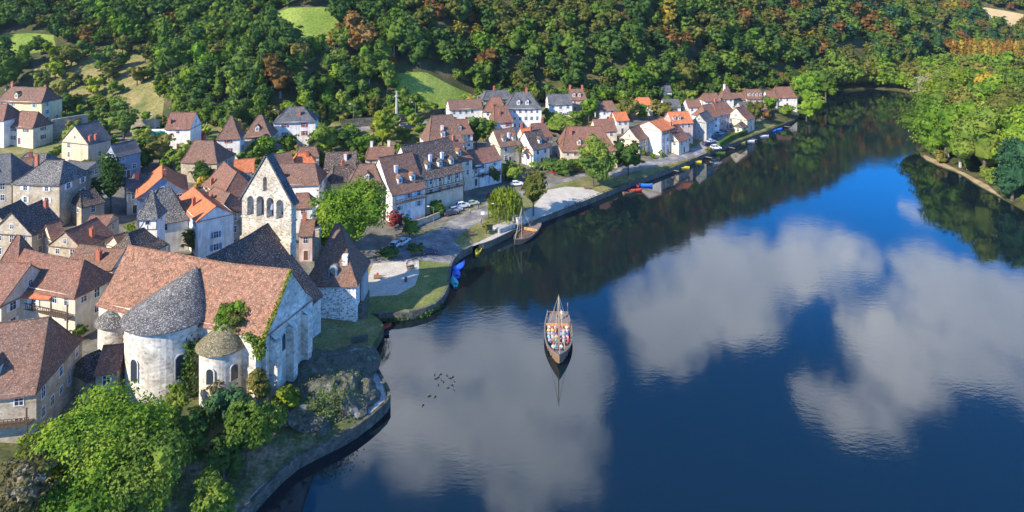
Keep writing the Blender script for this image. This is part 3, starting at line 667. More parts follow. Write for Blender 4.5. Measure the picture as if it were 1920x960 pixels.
def slope_z(y, hw, ht, drop, lv):
    t = abs(y)/hw
    for (a, ga), (b_, gb) in zip(lv[:-1], lv[1:]):
        if t <= b_: return ht-drop*(ga+(gb-ga)*(t-a)/(b_-a))
    return ht-drop
def add_chimney(par, x, y, zs, w=.65, h=1.5, mat='brick'):
    b = MB(); b.box(x-w*.65, x+w*.65, y-w/2, y+w/2, zs-1.6, zs+h); b.box(x-w*.75, x+w*.75, y-w*.6, y+w*.6, zs+h, zs+h+.14)
    o = b.build('chimney', M[mat], par); p = MB()
    for s in (-.3, .3): p.tube((x+s*w, y, zs+h+.14), (x+s*w, y, zs+h+.55), .13, .1, 6)
    p.build('chimney_pot', M['brick'], o); return o
def add_dormer(par, x, hw, ht, drop, lv, roof, wall, w=1.3, h=1.5, yf=.72, side=-1, blue=None):
    y0 = side*hw*yf; z0 = slope_z(y0, hw, ht, drop, lv)-.1; zt = z0+h
    yb = 0
    for i in range(60):
        yy = hw*yf*(1-i/60)
        if slope_z(yy, hw, ht, drop, lv) > zt+.2: yb = yy; break
    yb *= side; b = MB(); b.box(x-w/2, x+w/2, min(y0, yb), max(y0, yb), z0-.6, zt)
    b.face([(x-w/2, y0, zt), (x+w/2, y0, zt), (x, y0, zt+w*.5)])
    d = b.build('dormer', M[wall], par); r = MB(); zr = zt+w*.62; yr = 0
    for i in range(60):
        yy = hw*yf*(1-i/60)
        if slope_z(yy, hw, ht, drop, lv) > zr: yr = yy; break
    yr *= side; e = side*.18
    for s in (-1, 1):
        p = [(x, y0+e, zr), (x, yr, zr), (x+s*(w/2+.18), yb, zt-.05), (x+s*(w/2+.18), y0+e, zt-.05)]
        uv = [(0,0),(abs(yr-y0),0),(abs(yb-y0),-w*.8),(0,-w*.8)]; r.face(p, 0, uv); r.face([(q[0], q[1], q[2]-.1) for q in p][::-1], 0, uv)
        r.face([(q[0], q[1], q[2]) for q in (p[0], p[3])]+[(p[3][0], p[3][1], p[3][2]-.1), (p[0][0], p[0][1], p[0][2]-.1)], 0, [(0,0),(.3,0),(.3,.1),(0,.1)])
        r.face([p[3], p[2], (p[2][0], p[2][1], p[2][2]-.1), (p[3][0], p[3][1], p[3][2]-.1)], 0, [(0,0),(.3,0),(.3,.1),(0,.1)])
    r.build('roof', M[roof], d)
    add_window(d, (x, y0+side*.005, z0+h*.52), 0 if side < 0 else math.pi, w*.55, h*.62, fr='blue' if blue else 'trim')
def frame_local(root, p): return p
HOUSES = []
def H(label, r1, r2=None, ang=None, L=None, ht=10, hw=4, drop=4, hip=(0, 0), roof='brown', wall='cream', ch=(.3,), dor=(), shut=None,
      name='house', cat='house', flare=True, sides='auto', dens=1.0, c=False, chmat='brick', balcony=None, timber=False, lower=None, rows=None, blind=()):
    if r1[0] > 850: f_ = .86 if r1[0] < 1180 else .78; ht *= f_; drop *= f_**.5; hw *= f_**.5; L = L*.92 if L else L
    p = hit(r1[0], r1[1], ht); zr = p.z
    if r2 is not None:
        q = px(r2[0], r2[1], zr)
        if ang is None: d = (q-p); L_ = math.hypot(d.x, d.y); a = math.atan2(d.y, d.x)
        else: L_ = L or (q-p).length; a = R(ang)
        L = L or L_; cen = (p+q)/2
    else:
        a = R(ang); cen = p if c else p+Vector((math.cos(a), math.sin(a), 0))*L/2
    n = Vector((math.sin(a), -math.cos(a)))
    if n.dot(Vector((-cen.x, -cen.y))) < 0: a += math.pi; hip = (hip[1], hip[0])
    gz = zr-ht
    root = empty(name, (cen.x, cen.y, gz), a, label, cat)
    me, lv = roof_mesh(L, hw, ht, drop, hip, roof, flare); link('roof', me, root)
    link('wall', wall_mesh(L, hw, ht, drop, hip, lv, wall), root)
    rs = random.Random(int(r1[0]*31+r1[1]*17)); ze = ht-drop
    for i, f in enumerate(ch):
        f, yo = f if isinstance(f, tuple) else (f, 0)
        add_chimney(root, (f-.5)*L, yo*hw, slope_z(yo*hw, hw, ht, drop, lv), h=1.3, mat=chmat)
    for f in dor: add_dormer(root, (f-.5)*L, hw, ht, drop, lv, roof, 'white' if wall in ('stone', 'bluew') else wall)
    x0 = -L/2-hip[0]; x1 = L/2+hip[1]; ca, sa = math.cos(a), math.sin(a)
    cam = Vector((-cen.x, -cen.y)); vis = []
    for sd, (nx, ny), rot, ln in (('F', (0, -1), 0, x1-x0), ('L', (-1, 0), -math.pi/2, 2*hw), ('R', (1, 0), math.pi/2, 2*hw)):
        w_ = Vector((nx*ca-ny*sa, nx*sa+ny*ca))
        if w_.dot(cam.normalized()) > .08 and sd not in blind: vis.append((sd, rot, ln))
    ww, wh = .95, 1.35
    for sd, rot, ln in vis:
        nr = rows or max(1, int((ze-.4)/2.7)); nc = max(1, int(ln/(2.7 if not shut else 3.3)*dens))
        for r_ in range(nr):
            z = ze-1.35-r_*2.75
            if z < .9: break
            for k in range(nc):
                if rs.random() > .86: continue
                t = (k+.5)/nc-.5; t *= .92
                if r_ == nr-1 and k == nc//2 and sd == 'F' and z < 2.6: continue
                if sd == 'F': loc = ((x0+x1)/2+t*(x1-x0), -hw, z)
                elif sd == 'L': loc = (x0, t*ln, z)
                else: loc = (x1, t*ln, z)
                wo = add_window(root, loc, rot, ww, wh, shut=shut); wo.scale = (rs.uniform(.8, 1.15), 1, rs.choice((.72, 1, 1, 1.12)))
        if sd in 'LR' and not (hip[0] if sd == 'L' else hip[1]) and drop > 2.6:
            add_window(root, (x0 if sd == 'L' else x1, 0, ze+drop*.28), rot, .7, .95)
        if sd == 'F':
            link('door', door_mesh(shut or 'brownp'), root, ((x0+x1)/2+(.5-rs.random())*.3, -hw, .02))
    if balcony:
        z, dep = balcony; b = MB(); xa, xb = x0+.3, x1-.3
        b.box(xa, xb, -hw-dep, -hw-.01, z-.12, z)
        n_ = int((xb-xa)/.5)
        for i in range(n_+1): x = xa+(xb-xa)*i/n_; b.box(x-.03, x+.03, -hw-dep, -hw-dep+.06, z, z+.95)
        b.box(xa, xb, -hw-dep-.02, -hw-dep+.08, z+.95, z+1.03)
        for i in range(3): x = xa+(xb-xa)*i/2*.98+.1; b.box(x-.08, x+.08, -hw-dep, -hw-dep+.16, -2 if i != 1 else z, min(ze, z+2.3))
        b.build('balcony', M['timber'], root)
    if timber:
        b = MB(); nn = int((x1-x0)/1.3)
        for i in range(nn+1):
            x = x0+.1+(x1-x0-.2)*i/nn; b.box(x-.08, x+.08, -hw-.05, -hw+.02, ze-3.0, ze-.1)
            if i < nn and i % 2 == 0: b.tube((x+.1, -hw-.02, ze-2.9), (x+(x1-x0)/nn-.1, -hw-.02, ze-.2), .07, .07, 4)
        b.box(x0, x1, -hw-.06, -hw+.02, ze-3.15, ze-2.98); b.build('timber_frame', M['timber'], root)
    HOUSES.append(root); return root

W_, CR = 'white', 'cream'
# --- upper left
H('large cream mansion with a long brown hipped roof, highest on the left', (22,161), (88,163), ht=14, hw=4.5, drop=4.6, hip=(2.6,2.2), roof='brown', wall='yellow', ch=(.02,(.9,.2)), dor=(.35,), shut='ltblue', dens=.8)
H('white house cut by the left edge with a red-brown roof below the cream mansion', (-25,193), (14,194), ht=12, hw=4.5, drop=4.5, hip=(2,3), roof='red', wall=W_, ch=())
H('small cream house with a steep dark red hipped roof and an outside terrace', (40,207), (72,209), ht=10.5, hw=3.6, drop=4.4, hip=(2.2,2.0), roof='red', wall=CR, ch=(), shut='brownp', dens=.7)
H('peach rendered house with a grey slate gable roof and red brick chimneys at both corners', (158,232), (166,228), ang=70, L=7.5, ht=13, hw=5.6, drop=5.0, roof='slate', wall='peach', ch=((.15,-.9),(.4,-.9),(.25,.85)), rows=2, dens=.5, flare=False)
H('stone farmhouse with a broad grey stone hipped roof and white shutters', (86,299), (119,300), ht=14.5, hw=5.1, drop=4.2, hip=(4.2,3.2), roof='lauze', wall='stone', ch=((-.6,.1),), shut='trim', rows=2, dens=.8)
H('old house with a dark slate roof and a tall white dormer at the left edge', (-80,291), (20,287), ht=14, hw=5.5, drop=5.5, hip=(2,3), roof='slate', wall='stone', ch=(), dor=(.8,))
H('narrow white wing with a brown roof between the dark slate house and the stone farmhouse', (40,296), (62,294), ht=12, hw=4, drop=3, roof='brown', wall=CR, ch=(.8,))
H('low house with a faded brown hipped roof behind the stone farmhouse', (52,286), (88,287), ht=9.5, hw=3.4, drop=2.5, hip=(2,2), roof='lauze', wall=CR, ch=())
H('stone lean-to house below the peach rendered gable', (130,300), (180,304), ht=7.5, hw=3.0, drop=1.2, roof='slate', wall='stone', ch=(), flare=False, dens=.6)
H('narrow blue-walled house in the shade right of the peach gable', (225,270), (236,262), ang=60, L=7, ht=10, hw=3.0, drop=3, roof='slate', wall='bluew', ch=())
H('white roadside house with a plain orange tiled roof in front of the lorry', (321,211), (368,210), ang=2, ht=11.5, hw=4.2, drop=4.2, roof='red', wall=W_, ch=((.1,-.7),), rows=1, dens=.5, flare=False)
H('house with a long brown roof half smothered in ivy', (364,262), (400,263), ht=11, hw=5, drop=5, hip=(1,4), roof='brown', wall='stone', ch=(), dens=.4)
H('slender white pigeon tower with a steep pointed roof and a red shutter', (431,217), (435,217), ang=10, L=.8, ht=15, hw=3.4, drop=6, hip=(3,3), roof='brown', wall=W_, ch=((3.4,.5),), shut='redp', name='pigeon_tower', cat='tower', rows=2, dens=.35)
H('cream tower house with a pointed brown roof and a white dormer beside the pigeon tower', (485,215), (490,215), ang=5, L=1.2, ht=13, hw=4.4, drop=6, hip=(4,4), roof='brown', wall=CR, ch=(), dor=(.5,), rows=2, dens=.45)
H('white villa with a wide grey slate hipped roof under the dark wood', (540,200), (569,199), ht=13.5, hw=5, drop=4.2, hip=(4,4.5), roof='slate', wall=W_, ch=((.8,-.5),), shut='redp', rows=2, dens=.5)
# --- left middle
H('long house with a bright orange roof falling to the left and blue-grey walls', (316,311), (292,328), ang=118, L=13, ht=11, hw=5.6, drop=4.2, hip=(0,2), roof='orange', wall='bluew', ch=((.75,.1),))
H('small grey slate roofed house tucked behind the long orange roof', (252,326), (286,326), ht=8, hw=3.6, drop=2.6, roof='slate', wall='grey', ch=())
H('white house with a bright orange gable roof and blue shutters', (405,386), (363,350), ht=11, hw=3.8, drop=2.3, roof='orange', wall=W_, ch=((.5,-.6),), shut='blue', rows=3, dens=.75, flare=False)
H('brown roofed house between the bright orange gable and the bell wall', (402,349), (432,362), ht=10.5, hw=4.6, drop=4, hip=(1,2), roof='brown', wall='stone', ch=((.4,-.5),))
H('house with a kinked red-brown hipped roof left of the bell wall', (420,302), (445,322), ht=11, hw=5.0, drop=5.2, hip=(1,3), roof='red', wall=W_, ch=((.3,-.8),))
H('house with a faded pink tiled roof behind the bell wall', (446,296), (470,300), ang=20, ht=11, hw=4, drop=3.4, hip=(0,0), roof='orange', wall=W_, ch=())
H('small brown gable house just right behind the tip of the bell wall', (517,284), (527,289), ang=35, L=7, ht=9, hw=3.2, drop=3, roof='brown', wall=CR, ch=())
H('little house with an orange pointed roof among the garden trees', (565,284), (572,285), ang=20, L=3, ht=8.5, hw=3.4, drop=2.8, hip=(2,2), roof='orange', wall='pink', ch=((.9,-.3),))
H('medieval house with a steep stone roof, white ground floor and dark window', (296,352), (318,349), ht=13.5, hw=5.2, drop=6.2, hip=(3.6,3.6), roof='lauze', wall=W_, ch=(), rows=1, dens=.4)
H('narrow half-timbered dormer tower with a pointed stone roof', (283,357), (286,357), ang=5, L=.6, ht=16.4, hw=1.9, drop=4.6, hip=(1.6,1.6), roof='lauze', wall=W_, ch=(), timber=True, name='dormer_tower', cat='tower', rows=1)
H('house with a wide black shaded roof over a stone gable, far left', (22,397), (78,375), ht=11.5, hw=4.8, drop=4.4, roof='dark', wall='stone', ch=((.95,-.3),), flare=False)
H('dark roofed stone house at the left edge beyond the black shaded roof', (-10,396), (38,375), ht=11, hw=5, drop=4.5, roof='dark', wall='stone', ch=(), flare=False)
H('barn with a russet roof and an open white roof truss in its gable', (122,433), (180,408), ht=9, hw=4.0, drop=3.0, roof='red', wall='stone', ch=((.5,-.7),), flare=False)
H('low shed with an orange tiled roof behind the barn with the white truss', (172,403), (212,402), ht=7, hw=2.6, drop=1.4, roof='red', wall='grey', ch=(), flare=False)
H('house with a mottled brown roof and cream walls behind the barn-shaped red roof', (150,458), (234,467), ht=9.5, hw=3.0, drop=2.3, roof='brown', wall=CR, ch=((.6,-.6),), flare=False)
H('house with a near black hipped roof in front of the medieval house', (240,437), (272,425), ht=9.5, hw=3.9, drop=3.5, hip=(1.2,2), roof='dark', wall=CR, ch=())
H('long house with a rust red roof and a dark hip over a timber balcony', (47,467), (158,487), ht=11, hw=4.1, drop=4.1, hip=(0,3.0), roof='red', wall=CR, ch=(), rows=2, balcony=(3.4,1.1))
H('turret with a sharp spire-like red roof beside the rust red roof', (33,440), (36,440), ang=-8, L=.8, ht=13, hw=2.9, drop=5.6, hip=(2.2,2.2), roof='red', wall=CR, ch=(), name='turret', cat='turret')
H('cream house with pinkish tiles cut by the left edge', (57,495), (-90,474), ang=None, ht=11.5, hw=5.2, drop=4.6, roof='red', wall=CR, ch=(), flare=False, shut='trim')
H('small cream annex with a low orange tiled roof', (62,519), (122,524), ht=8.2, hw=3.2, drop=1.6, roof='orange', wall=CR, ch=(), flare=False, shut='trim')
H('brown and red low roofed outbuilding left of the big apse', (195,652), (236,640), ang=12, ht=7, hw=3.4, drop=2.2, roof='red', wall='stone', ch=(), dens=.5)
H('garden outhouse with a small curved dark roof between the lane and the bright tree', (158,668), (186,655), ht=5.6, hw=2.6, drop=2.2, hip=(1,1), roof='dark', wall='stone', ch=(), dens=.5)
H('big house with broad brown roof, white dormer and timber gallery, lower left corner', (-140,606), (84,600), ang=10, ht=13.5, hw=6.8, drop=6.8, hip=(0,1.6), roof='brown', wall='stone', ch=(), dor=(.72,), balcony=(2.9,1.4), rows=2)
# --- right of the bell wall
H('white house with pale blue shutters under a two-tone grey and brown roof', (527,306), (590,305), ht=11.5, hw=4.8, drop=4.2, hip=(0,2.2), roof='brown', wall=W_, ch=((.15,-.7),), shut='ltblue', rows=2, dens=.75, flare=False)
H('low white house with a small red-brown roof against the bell wall', (556,362), (578,361), ht=8.5, hw=3, drop=2.4, hip=(0,1.4), roof='red', wall=W_, ch=())
H('house with a plain dark brown gable roof and a tall white chimney', (612,285), (668,283), ht=9.8, hw=4.4, drop=3.6, roof='dark', wall=CR, ch=((.66,-.5),), chmat='trim', flare=False)
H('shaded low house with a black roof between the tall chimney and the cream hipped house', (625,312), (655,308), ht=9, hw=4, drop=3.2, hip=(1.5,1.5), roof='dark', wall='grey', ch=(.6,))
H('cream house with a small brown hipped roof behind the big round bright tree', (672,307), (702,306), ht=13, hw=5, drop=4.4, hip=(2.6,2.6), roof='brown', wall=CR, ch=(), dor=(.6,), dens=.5)
H('tall white gable house with a sweeping brown roof facing the riverside car park', (711,295), ang=40, L=10, ht=15.5, hw=7, drop=8.2, roof='brown', wall=W_, ch=((.35,-.4),), dor=(.35,.75), rows=2, balcony=(4.8,1.2), shut='ltblue', blind=('L',), chmat='trim')
H('cream gable house with a long dark brown roof beside the tall white gable', (752,273), ang=40, L=16, ht=17, hw=7.4, drop=8, roof='dark', wall=CR, ch=((.45,-.5),(.7,-.5)), dor=(.35,.6,.85), rows=2, timber=True, balcony=(4.8,1.0), blind=('L',), chmat='trim')
H('small house with a weathered rust roof behind the cream gable', (692,274), (738,272), ht=9, hw=4, drop=2.8, hip=(1,0), roof='red', wall=CR, ch=(.1,.8), chmat='trim')
H('house with an orange topped roof and two little dormers next to the long dark roof', (822,268), ang=40, L=7, ht=13.5, hw=5, drop=5, hip=(0,2), roof='red', wall='timber' if False else CR, ch=(.2,.8), dor=(.3,.75))
H('white riverside house with an orange roof and balconied blue-shaded front', (882,281), (922,272), ang=36, L=10.5, ht=12, hw=4.6, drop=3.6, roof='red', wall=W_, ch=(), rows=3, shut='ltblue', balcony=(3.2,1.3))
H('shaded timber house with a small brown roof left of the orange roofed riverside house', (868,291), ang=40, L=5, ht=10.5, hw=4, drop=3.4, roof='dark', wall=W_, ch=(), timber=True)
H('half-timbered white manor with a tall stepped brown roof and white chimney', (815,216), (842,213), ang=20, L=7, ht=15.5, hw=6.4, drop=8, hip=(2.6,2.6), roof='brown', wall=W_, ch=((.4,-.5),), dor=(.4,), rows=2, timber=True, chmat='trim')
H('low side wing of the half-timbered manor with an orange roof', (850,224), (874,222), ang=20, ht=11, hw=4.6, drop=4.2, hip=(0,1.2), roof='red', wall=W_, ch=(), dor=(.3,), timber=True)
H('long low house with a dull brown roof under the green meadow', (840,187), (900,184), ht=8.5, hw=4.2, drop=3, roof='brown', wall=W_, ch=(.7,), dens=1.1, flare=False)
H('slate roofed house farthest back behind the orange hipped house', (912,169), (948,167), ht=10, hw=4.6, drop=3.4, hip=(3,3), roof='slate', wall='grey', ch=(.4,))
H('house with a rounded orange-red hipped roof beside the slate mansion', (920,181), (938,181), ht=12, hw=4.6, drop=5.2, hip=(2.8,2.8), roof='red', wall=W_, ch=((.2,-.7),))
H('narrow house with steep orange roof and red shutters before the slate mansion', (932,199), (945,197), ang=15, L=5.5, ht=12.5, hw=4.6, drop=5.6, hip=(1,1.6), roof='red', wall=W_, ch=((.3,-.5),), shut='redp')
H('big white mansion with a domed grey slate roof', (966,172), (992,171), ang=3, ht=16, hw=6, drop=6, hip=(4.4,4.4), roof='slate', wall=W_, ch=(.8,), dor=(.2,.8), rows=3, dens=1.2)
H('white gabled house with a slate roof and a row of blue-grey windows', (1027,177), (1068,175), ang=6, ht=11.5, hw=4.8, drop=3.6, roof='slate', wall=W_, ch=(), rows=3, dens=1.1, flare=False)
H('rose walled house with a brown dormered roof at the foot of the dark wood', (1068,167), (1092,166), ang=0, ht=12.5, hw=4.8, drop=4, hip=(0,1.4), roof='brown', wall='pink', ch=(.05,.95), dor=(.3,.7))
H('small white house with a brown half-hipped roof right of the bright green tree', (1124,188), (1143,189), ang=8, L=7, ht=9.5, hw=4.2, drop=3.4, hip=(0,1), roof='brown', wall=W_, ch=())
H('cream gable house with a brown roof above the palm garden', (925,243), ang=30, L=8.5, ht=12.5, hw=5.4, drop=5, roof='brown', wall=CR, ch=((.6,-.5),), dor=(.3,.8), blind=('L',), chmat='trim')
H('white gable house with a dark slope and an orange lower roof', (983,247), ang=38, L=8, ht=12.5, hw=5.2, drop=5.4, roof='dark', wall=W_, ch=(.4,), dor=(.6,), blind=('L',))
H('low orange roofed annex behind the palm tree', (985,275), ang=38, L=7, ht=7, hw=3.2, drop=2.2, roof='orange', wall=W_, ch=())
H('house with a rust gable roof between the slate mansion and the white gable', (1002,231), (1016,230), ang=25, L=6, ht=13, hw=4.2, drop=4.4, hip=(0,1), roof='red', wall=CR, ch=(.8,))
H('small orange roof just behind the white gable with the dark slope', (976,240), ang=20, L=5, ht=11, hw=3.4, drop=2.6, roof='orange', wall=W_, ch=(.1,))
H('broad cream house with a huge brown hipped roof behind the riverside trees', (1062,236), (1126,235), ang=4, ht=13.5, hw=7.6, drop=7.4, hip=(2.6,4.4), roof='red', wall=CR, ch=((.1,-.3),), dor=(.3,.7), rows=2)
H('low cream wing at the left foot of the huge brown hipped roof', (1058,258), ang=35, L=6, ht=9.5, hw=3.4, drop=3.4, roof='red', wall=CR, ch=())
H('long house with an orange and brown roof behind the huge hipped roof', (1112,223), (1150,222), ang=8, ht=10.5, hw=5, drop=3.8, roof='red', wall=CR, ch=(.9,))
H('cream half-timbered gable house left of the tall plain white gable', (1180,240), ang=52, L=9, ht=12, hw=4.6, drop=4.4, roof='brown', wall=CR, ch=(), timber=True)
H('small rust roofed cottage behind the cream half-timbered gable', (1152,210), (1170,209), ang=15, L=6, ht=9.5, hw=3.6, drop=2.8, roof='orange', wall=W_, ch=())
H('tall plain white gable house with an orange roof at the water road', (1217,227), ang=45, L=9.5, ht=15, hw=6, drop=3, roof='orange', wall=W_, ch=(), rows=4, blind=('L',), flare=False, balcony=(7.6,1.1))
H('lower red roofed house attached right of the tall plain white gable', (1252,238), ang=45, L=8, ht=12, hw=5.4, drop=5, roof='red', wall=CR, ch=(.3,), rows=2)
H('cottage with an orange roof in front of the yellowish bushes', (1198,182), (1212,182), ang=5, L=6, ht=9, hw=4, drop=3, hip=(1,1), roof='orange', wall=CR, ch=())
H('pink walled house with an orange roof and two white dormers', (1252,209), (1290,208), ang=12, ht=14.5, hw=5, drop=4, roof='orange', wall='pink', ch=(), dor=(.15,.4), rows=3)
H('blue-grey gabled narrow house on the quay', (1311,213), ang=52, L=9, ht=13.5, hw=3.4, drop=3.4, roof='slate', wall='bluew' if False else 'grey', ch=(), rows=3, shut='ltblue')
H('white house with a brown hipped roof in the middle of the far quay', (1316,195), (1334,195), ang=30, L=5, ht=15, hw=4.4, drop=5, hip=(2,1), roof='red', wall=W_, ch=(), rows=3)
H('grey house with a long red-brown roof in the middle of the far quay', (1338,191), (1358,190), ang=28, L=8, ht=14, hw=5, drop=5, hip=(1,2), roof='red', wall='grey', ch=(.2,), rows=3)
H('cream gable house with a red side roof near the far car park', (1380,202), ang=48, L=8.5, ht=12.5, hw=5.6, drop=5, roof='red', wall=CR, ch=(), rows=2, dens=.6)
H('tiny cream hut with a dark roof beside the row of parked cars', (1386,230), (1392,228), ang=40, L=3, ht=5.6, hw=2.2, drop=1.8, hip=(.8,.8), roof='dark', wall=CR, ch=(), dens=.5, rows=1)
H('small slate roofed house below the far white chapel', (1243,185), (1270,185), ang=5, L=8, ht=9, hw=4.4, drop=3.2, roof='slate', wall=W_, ch=())
H('white house with a red-brown roof left of the pointed tower', (1322,174), (1340,174), ang=8, L=7, ht=10, hw=4, drop=3.4, hip=(1,0), roof='red', wall=W_, ch=())
H('square white tower with a steep pointed red roof and tall chimney', (1360,158), (1362,158), ang=8, L=.8, ht=16, hw=2.8, drop=6.6, hip=(2.4,2.4), roof='red', wall=W_, ch=((-.9,-.2),), chmat='trim', name='tower', cat='tower', rows=1)
H('house with a many-dormered brown roof right of the pointed tower', (1398,167), (1424,166), ang=6, ht=11.5, hw=4.6, drop=4.4, hip=(1,1), roof='brown', wall='pink', ch=(), dor=(.1,.35,.6,.85))
H('slate roofed small house on the far quay behind the cream gable', (1388,191), (1403,190), ang=15, L=7, ht=9.5, hw=3.8, drop=3, roof='slate', wall='grey', ch=())
H('little pink house with an orange roof on the far quay', (1416,192), (1428,191), ang=20, L=5, ht=9, hw=3.4, drop=2.8, roof='red', wall='pink', ch=())
H('white house with a wide red roof, last one at the far end of the village', (1452,162), (1482,162), ang=5, ht=12.5, hw=5, drop=5, hip=(1,1.4), roof='red', wall=W_, ch=(), dor=(), rows=1)
H('small red roofed wing left of the last house of the village', (1438,170), (1448,169), ang=5, L=5, ht=10, hw=4, drop=3.8, roof='red', wall=W_, ch=())
H('lean low house with a dark roof behind the pointed tower', (1375,174), (1388,173), ang=5, L=6, ht=9, hw=3.6, drop=3, roof='brown', wall=CR, ch=())
H('white house with red-brown roof behind the middle quay houses', (1290,186), (1305,186), ang=8, L=7, ht=9.5, hw=4, drop=3, roof='red', wall=W_, ch=())

H('small white chapel with a slate capped turret on the slope above the far roofs', (1240,160), (1256,160), ang=10, L=4.5, ht=9, hw=2.8, drop=2.6, roof='slate', wall='white', ch=(), name='chapel', cat='chapel', dens=.5)
H('slim white turret with a dark cap behind the small white chapel', (1252,147), (1254,147), ang=10, L=1.0, ht=10, hw=1.7, drop=1.6, hip=(1,1), roof='slate', wall='white', ch=(), name='turret', cat='turret', dens=.5)

H('low house with a maroon brown roof between the stone farmhouse and the tall evergreen', (150,358), (176,352), ht=8, hw=3.4, drop=2.8, hip=(1,1), roof='dark', wall='stone', ch=())
H('brick walled house with a small brown roof right of the bell wall', (566,412), (590,411), ht=8, hw=3.2, drop=2.2, roof='brown', wall='pink', ch=(.2,))
H('cream house with a low brown roof in the lane right of the barn truss', (214,442), (232,436), ht=7.5, hw=2.8, drop=2, roof='brown', wall=CR, ch=())
H('small house with a lichened roof just below the pigeon tower', (440,322), (458,330), ang=25, L=6, ht=8.5, hw=3.2, drop=2.6, roof='lauze', wall=CR, ch=())
H('cream house with a rusty hipped roof between the tall chimney house and the cream gable', (640,297), (662,296), ht=8.5, hw=3.4, drop=2.8, hip=(1.4,1.4), roof='red', wall=CR, ch=(.5,))
H('low grey house with a dark roof below the narrow shaded blue house', (236,338), (262,334), ht=8, hw=3, drop=2.2, roof='slate', wall='grey', ch=(.8,))
H('narrow cream house with a russet roof between two black roofs on the far left', (88,420), (112,414), ht=8.5, hw=2.8, drop=2.4, roof='red', wall=CR, ch=())
H('low house with a long brown roof right of the slate villa', (560,276), (592,274), ht=7.5, hw=3, drop=2.2, hip=(1,1), roof='brown', wall=W_, ch=())
# ------------------------------------------------------------------ the riverside church
def block(root, cx, cy, a, gz, L, hw, ht, drop, hip, roof, wall, flare=True, oh=.4):
    x, y, z = cx-root.location.x, cy-root.location.y, gz-root.location.z
    me, lv = roof_mesh(L, hw, ht, drop, hip, roof, flare, oh); o = link('roof', me, root, (x, y, z), (0, 0, a))
    w = link('wall', wall_mesh(L, hw, ht, drop, hip, lv, wall), root, (x, y, z), (0, 0, a)); return o, w, lv
def world_child(o, root): o.parent = root; o.location = -Vector(root.location); return o
def arch_pts(s, w, z0, z1, n=7):
    return [(s-w/2, z0)]+[(s-w/2*math.cos(math.pi*i/n), z1-w/2+w/2*math.sin(math.pi*i/n)) for i in range(n+1)]+[(s+w/2, z0)]
def pierced_wall(outline, holes, thick, mat, name, base, ang, root):
    V = []; E = []
    for lp in [outline]+holes:
        b = len(V); V += [Vector(p) for p in lp]; E += [(b+i, b+(i+1) % len(lp)) for i in range(len(lp))]
    vs, es, fs, *_ = delaunay_2d_cdt(V, E, [], 0, 1e-5); P = np.array([[v.x, v.y] for v in vs]); mb = MB()
    for f in fs:
        c = P[list(f)].mean(0)[None]
        if not inpoly(c, outline)[0] or any(inpoly(c, h)[0] for h in holes): continue
        pts = [P[i] for i in f]; mb.face([(p[0], -thick/2, p[1]) for p in pts]); mb.face([(p[0], thick/2, p[1]) for p in pts[::-1]])
    for lp in [outline]+holes:
        for i in range(len(lp)):
            p, q = lp[i], lp[(i+1) % len(lp)]; mb.face([(p[0],-thick/2,p[1]),(q[0],-thick/2,q[1]),(q[0],thick/2,q[1]),(p[0],thick/2,p[1])])
    o = mb.build(name, M[mat], root); o.location = Vector(base)-Vector(root.location); o.rotation_euler = (0, 0, ang); return o
CH = empty('church', (-50.5, 110.2, 4), 0, 'old stone riverside church with a tall arcaded bell wall, a round apse and tiled roofs', 'church')
AN = math.atan2(-9.6, 31); ex, ey = math.cos(AN), math.sin(AN); nx_, ny_ = math.sin(AN), -math.cos(AN)
block(CH, -50.5, 110.2, AN, 4, 32.4, 6, 18, 7, (0, 0), 'chapel', 'chstone')
block(CH, -48.3, 118.0, AN+math.pi/2, 4, 15.4, 11.6, 17.9, 11.4, (0, 0), 'dark', 'chstone', flare=False)
def at_ch(s, t, z): return Vector((-50.5+ex*s+nx_*t, 110.2+ey*s+ny_*t, z))     # s along the ridge, t towards the river bend
def apse(s, t, r_, ztop, apex, zbot, roofm, name, half=math.radians(118)):
    c = at_ch(s, t, 0); th0 = math.atan2(ny_, nx_); n = 30; w = MB(); rf = MB(); ap = Vector(apex)
    P = [(c.x+r_*math.cos(th0-half+2*half*i/n), c.y+r_*math.sin(th0-half+2*half*i/n)) for i in range(n+1)]
    for p, q in zip(P[:-1], P[1:]): w.face([(p[0],p[1],zbot),(q[0],q[1],zbot),(q[0],q[1],ztop),(p[0],p[1],ztop)], 0)
    w.tube((c.x, c.y, ztop-.5), (c.x, c.y, ztop-.15), r_+.14, r_+.2, 30)
    world_child(w.build(name+'_wall' if False else 'apse_wall', M['chstone'], None, smooth=False), CH)
    ro = r_+.55; rings = []
    for k in range(7):
        t_ = k/6; rings.append([ap.lerp(Vector((c.x+ro*math.cos(th0-half+2*half*i/n), c.y+ro*math.sin(th0-half+2*half*i/n), ztop-.1)), t_)+Vector((0, 0, .15*math.sin(math.pi*t_)*r_/6)) for i in range(n+1)])
    sl = (Vector((c.x, c.y, ztop))-ap).length+r_*.6
    for k in range(6):
        for i in range(n):
            a0, a1 = i/n*2*half*r_*.7, (i+1)/n*2*half*r_*.7; t0, t1 = -k/6*sl, -(k+1)/6*sl
            rf.face([rings[k+1][i], rings[k+1][i+1], rings[k][i+1], rings[k][i]], 0, [(a0,t1),(a1,t1),(a1,t0),(a0,t0)])
    for i in range(n): p, q = rings[6][i], rings[6][i+1]; d = Vector((0,0,-.18)); rf.face([p, q, q+d, p+d], 0, [(0,0),(.4,0),(.4,.2),(0,.2)])
    world_child(rf.build('apse_roof', M[roofm]), CH); return c
c1 = apse(-2.2, 5.4, 6.3, 15.3, at_ch(-.8, 1.3, 20.9), 0, 'lauze', 'apse')
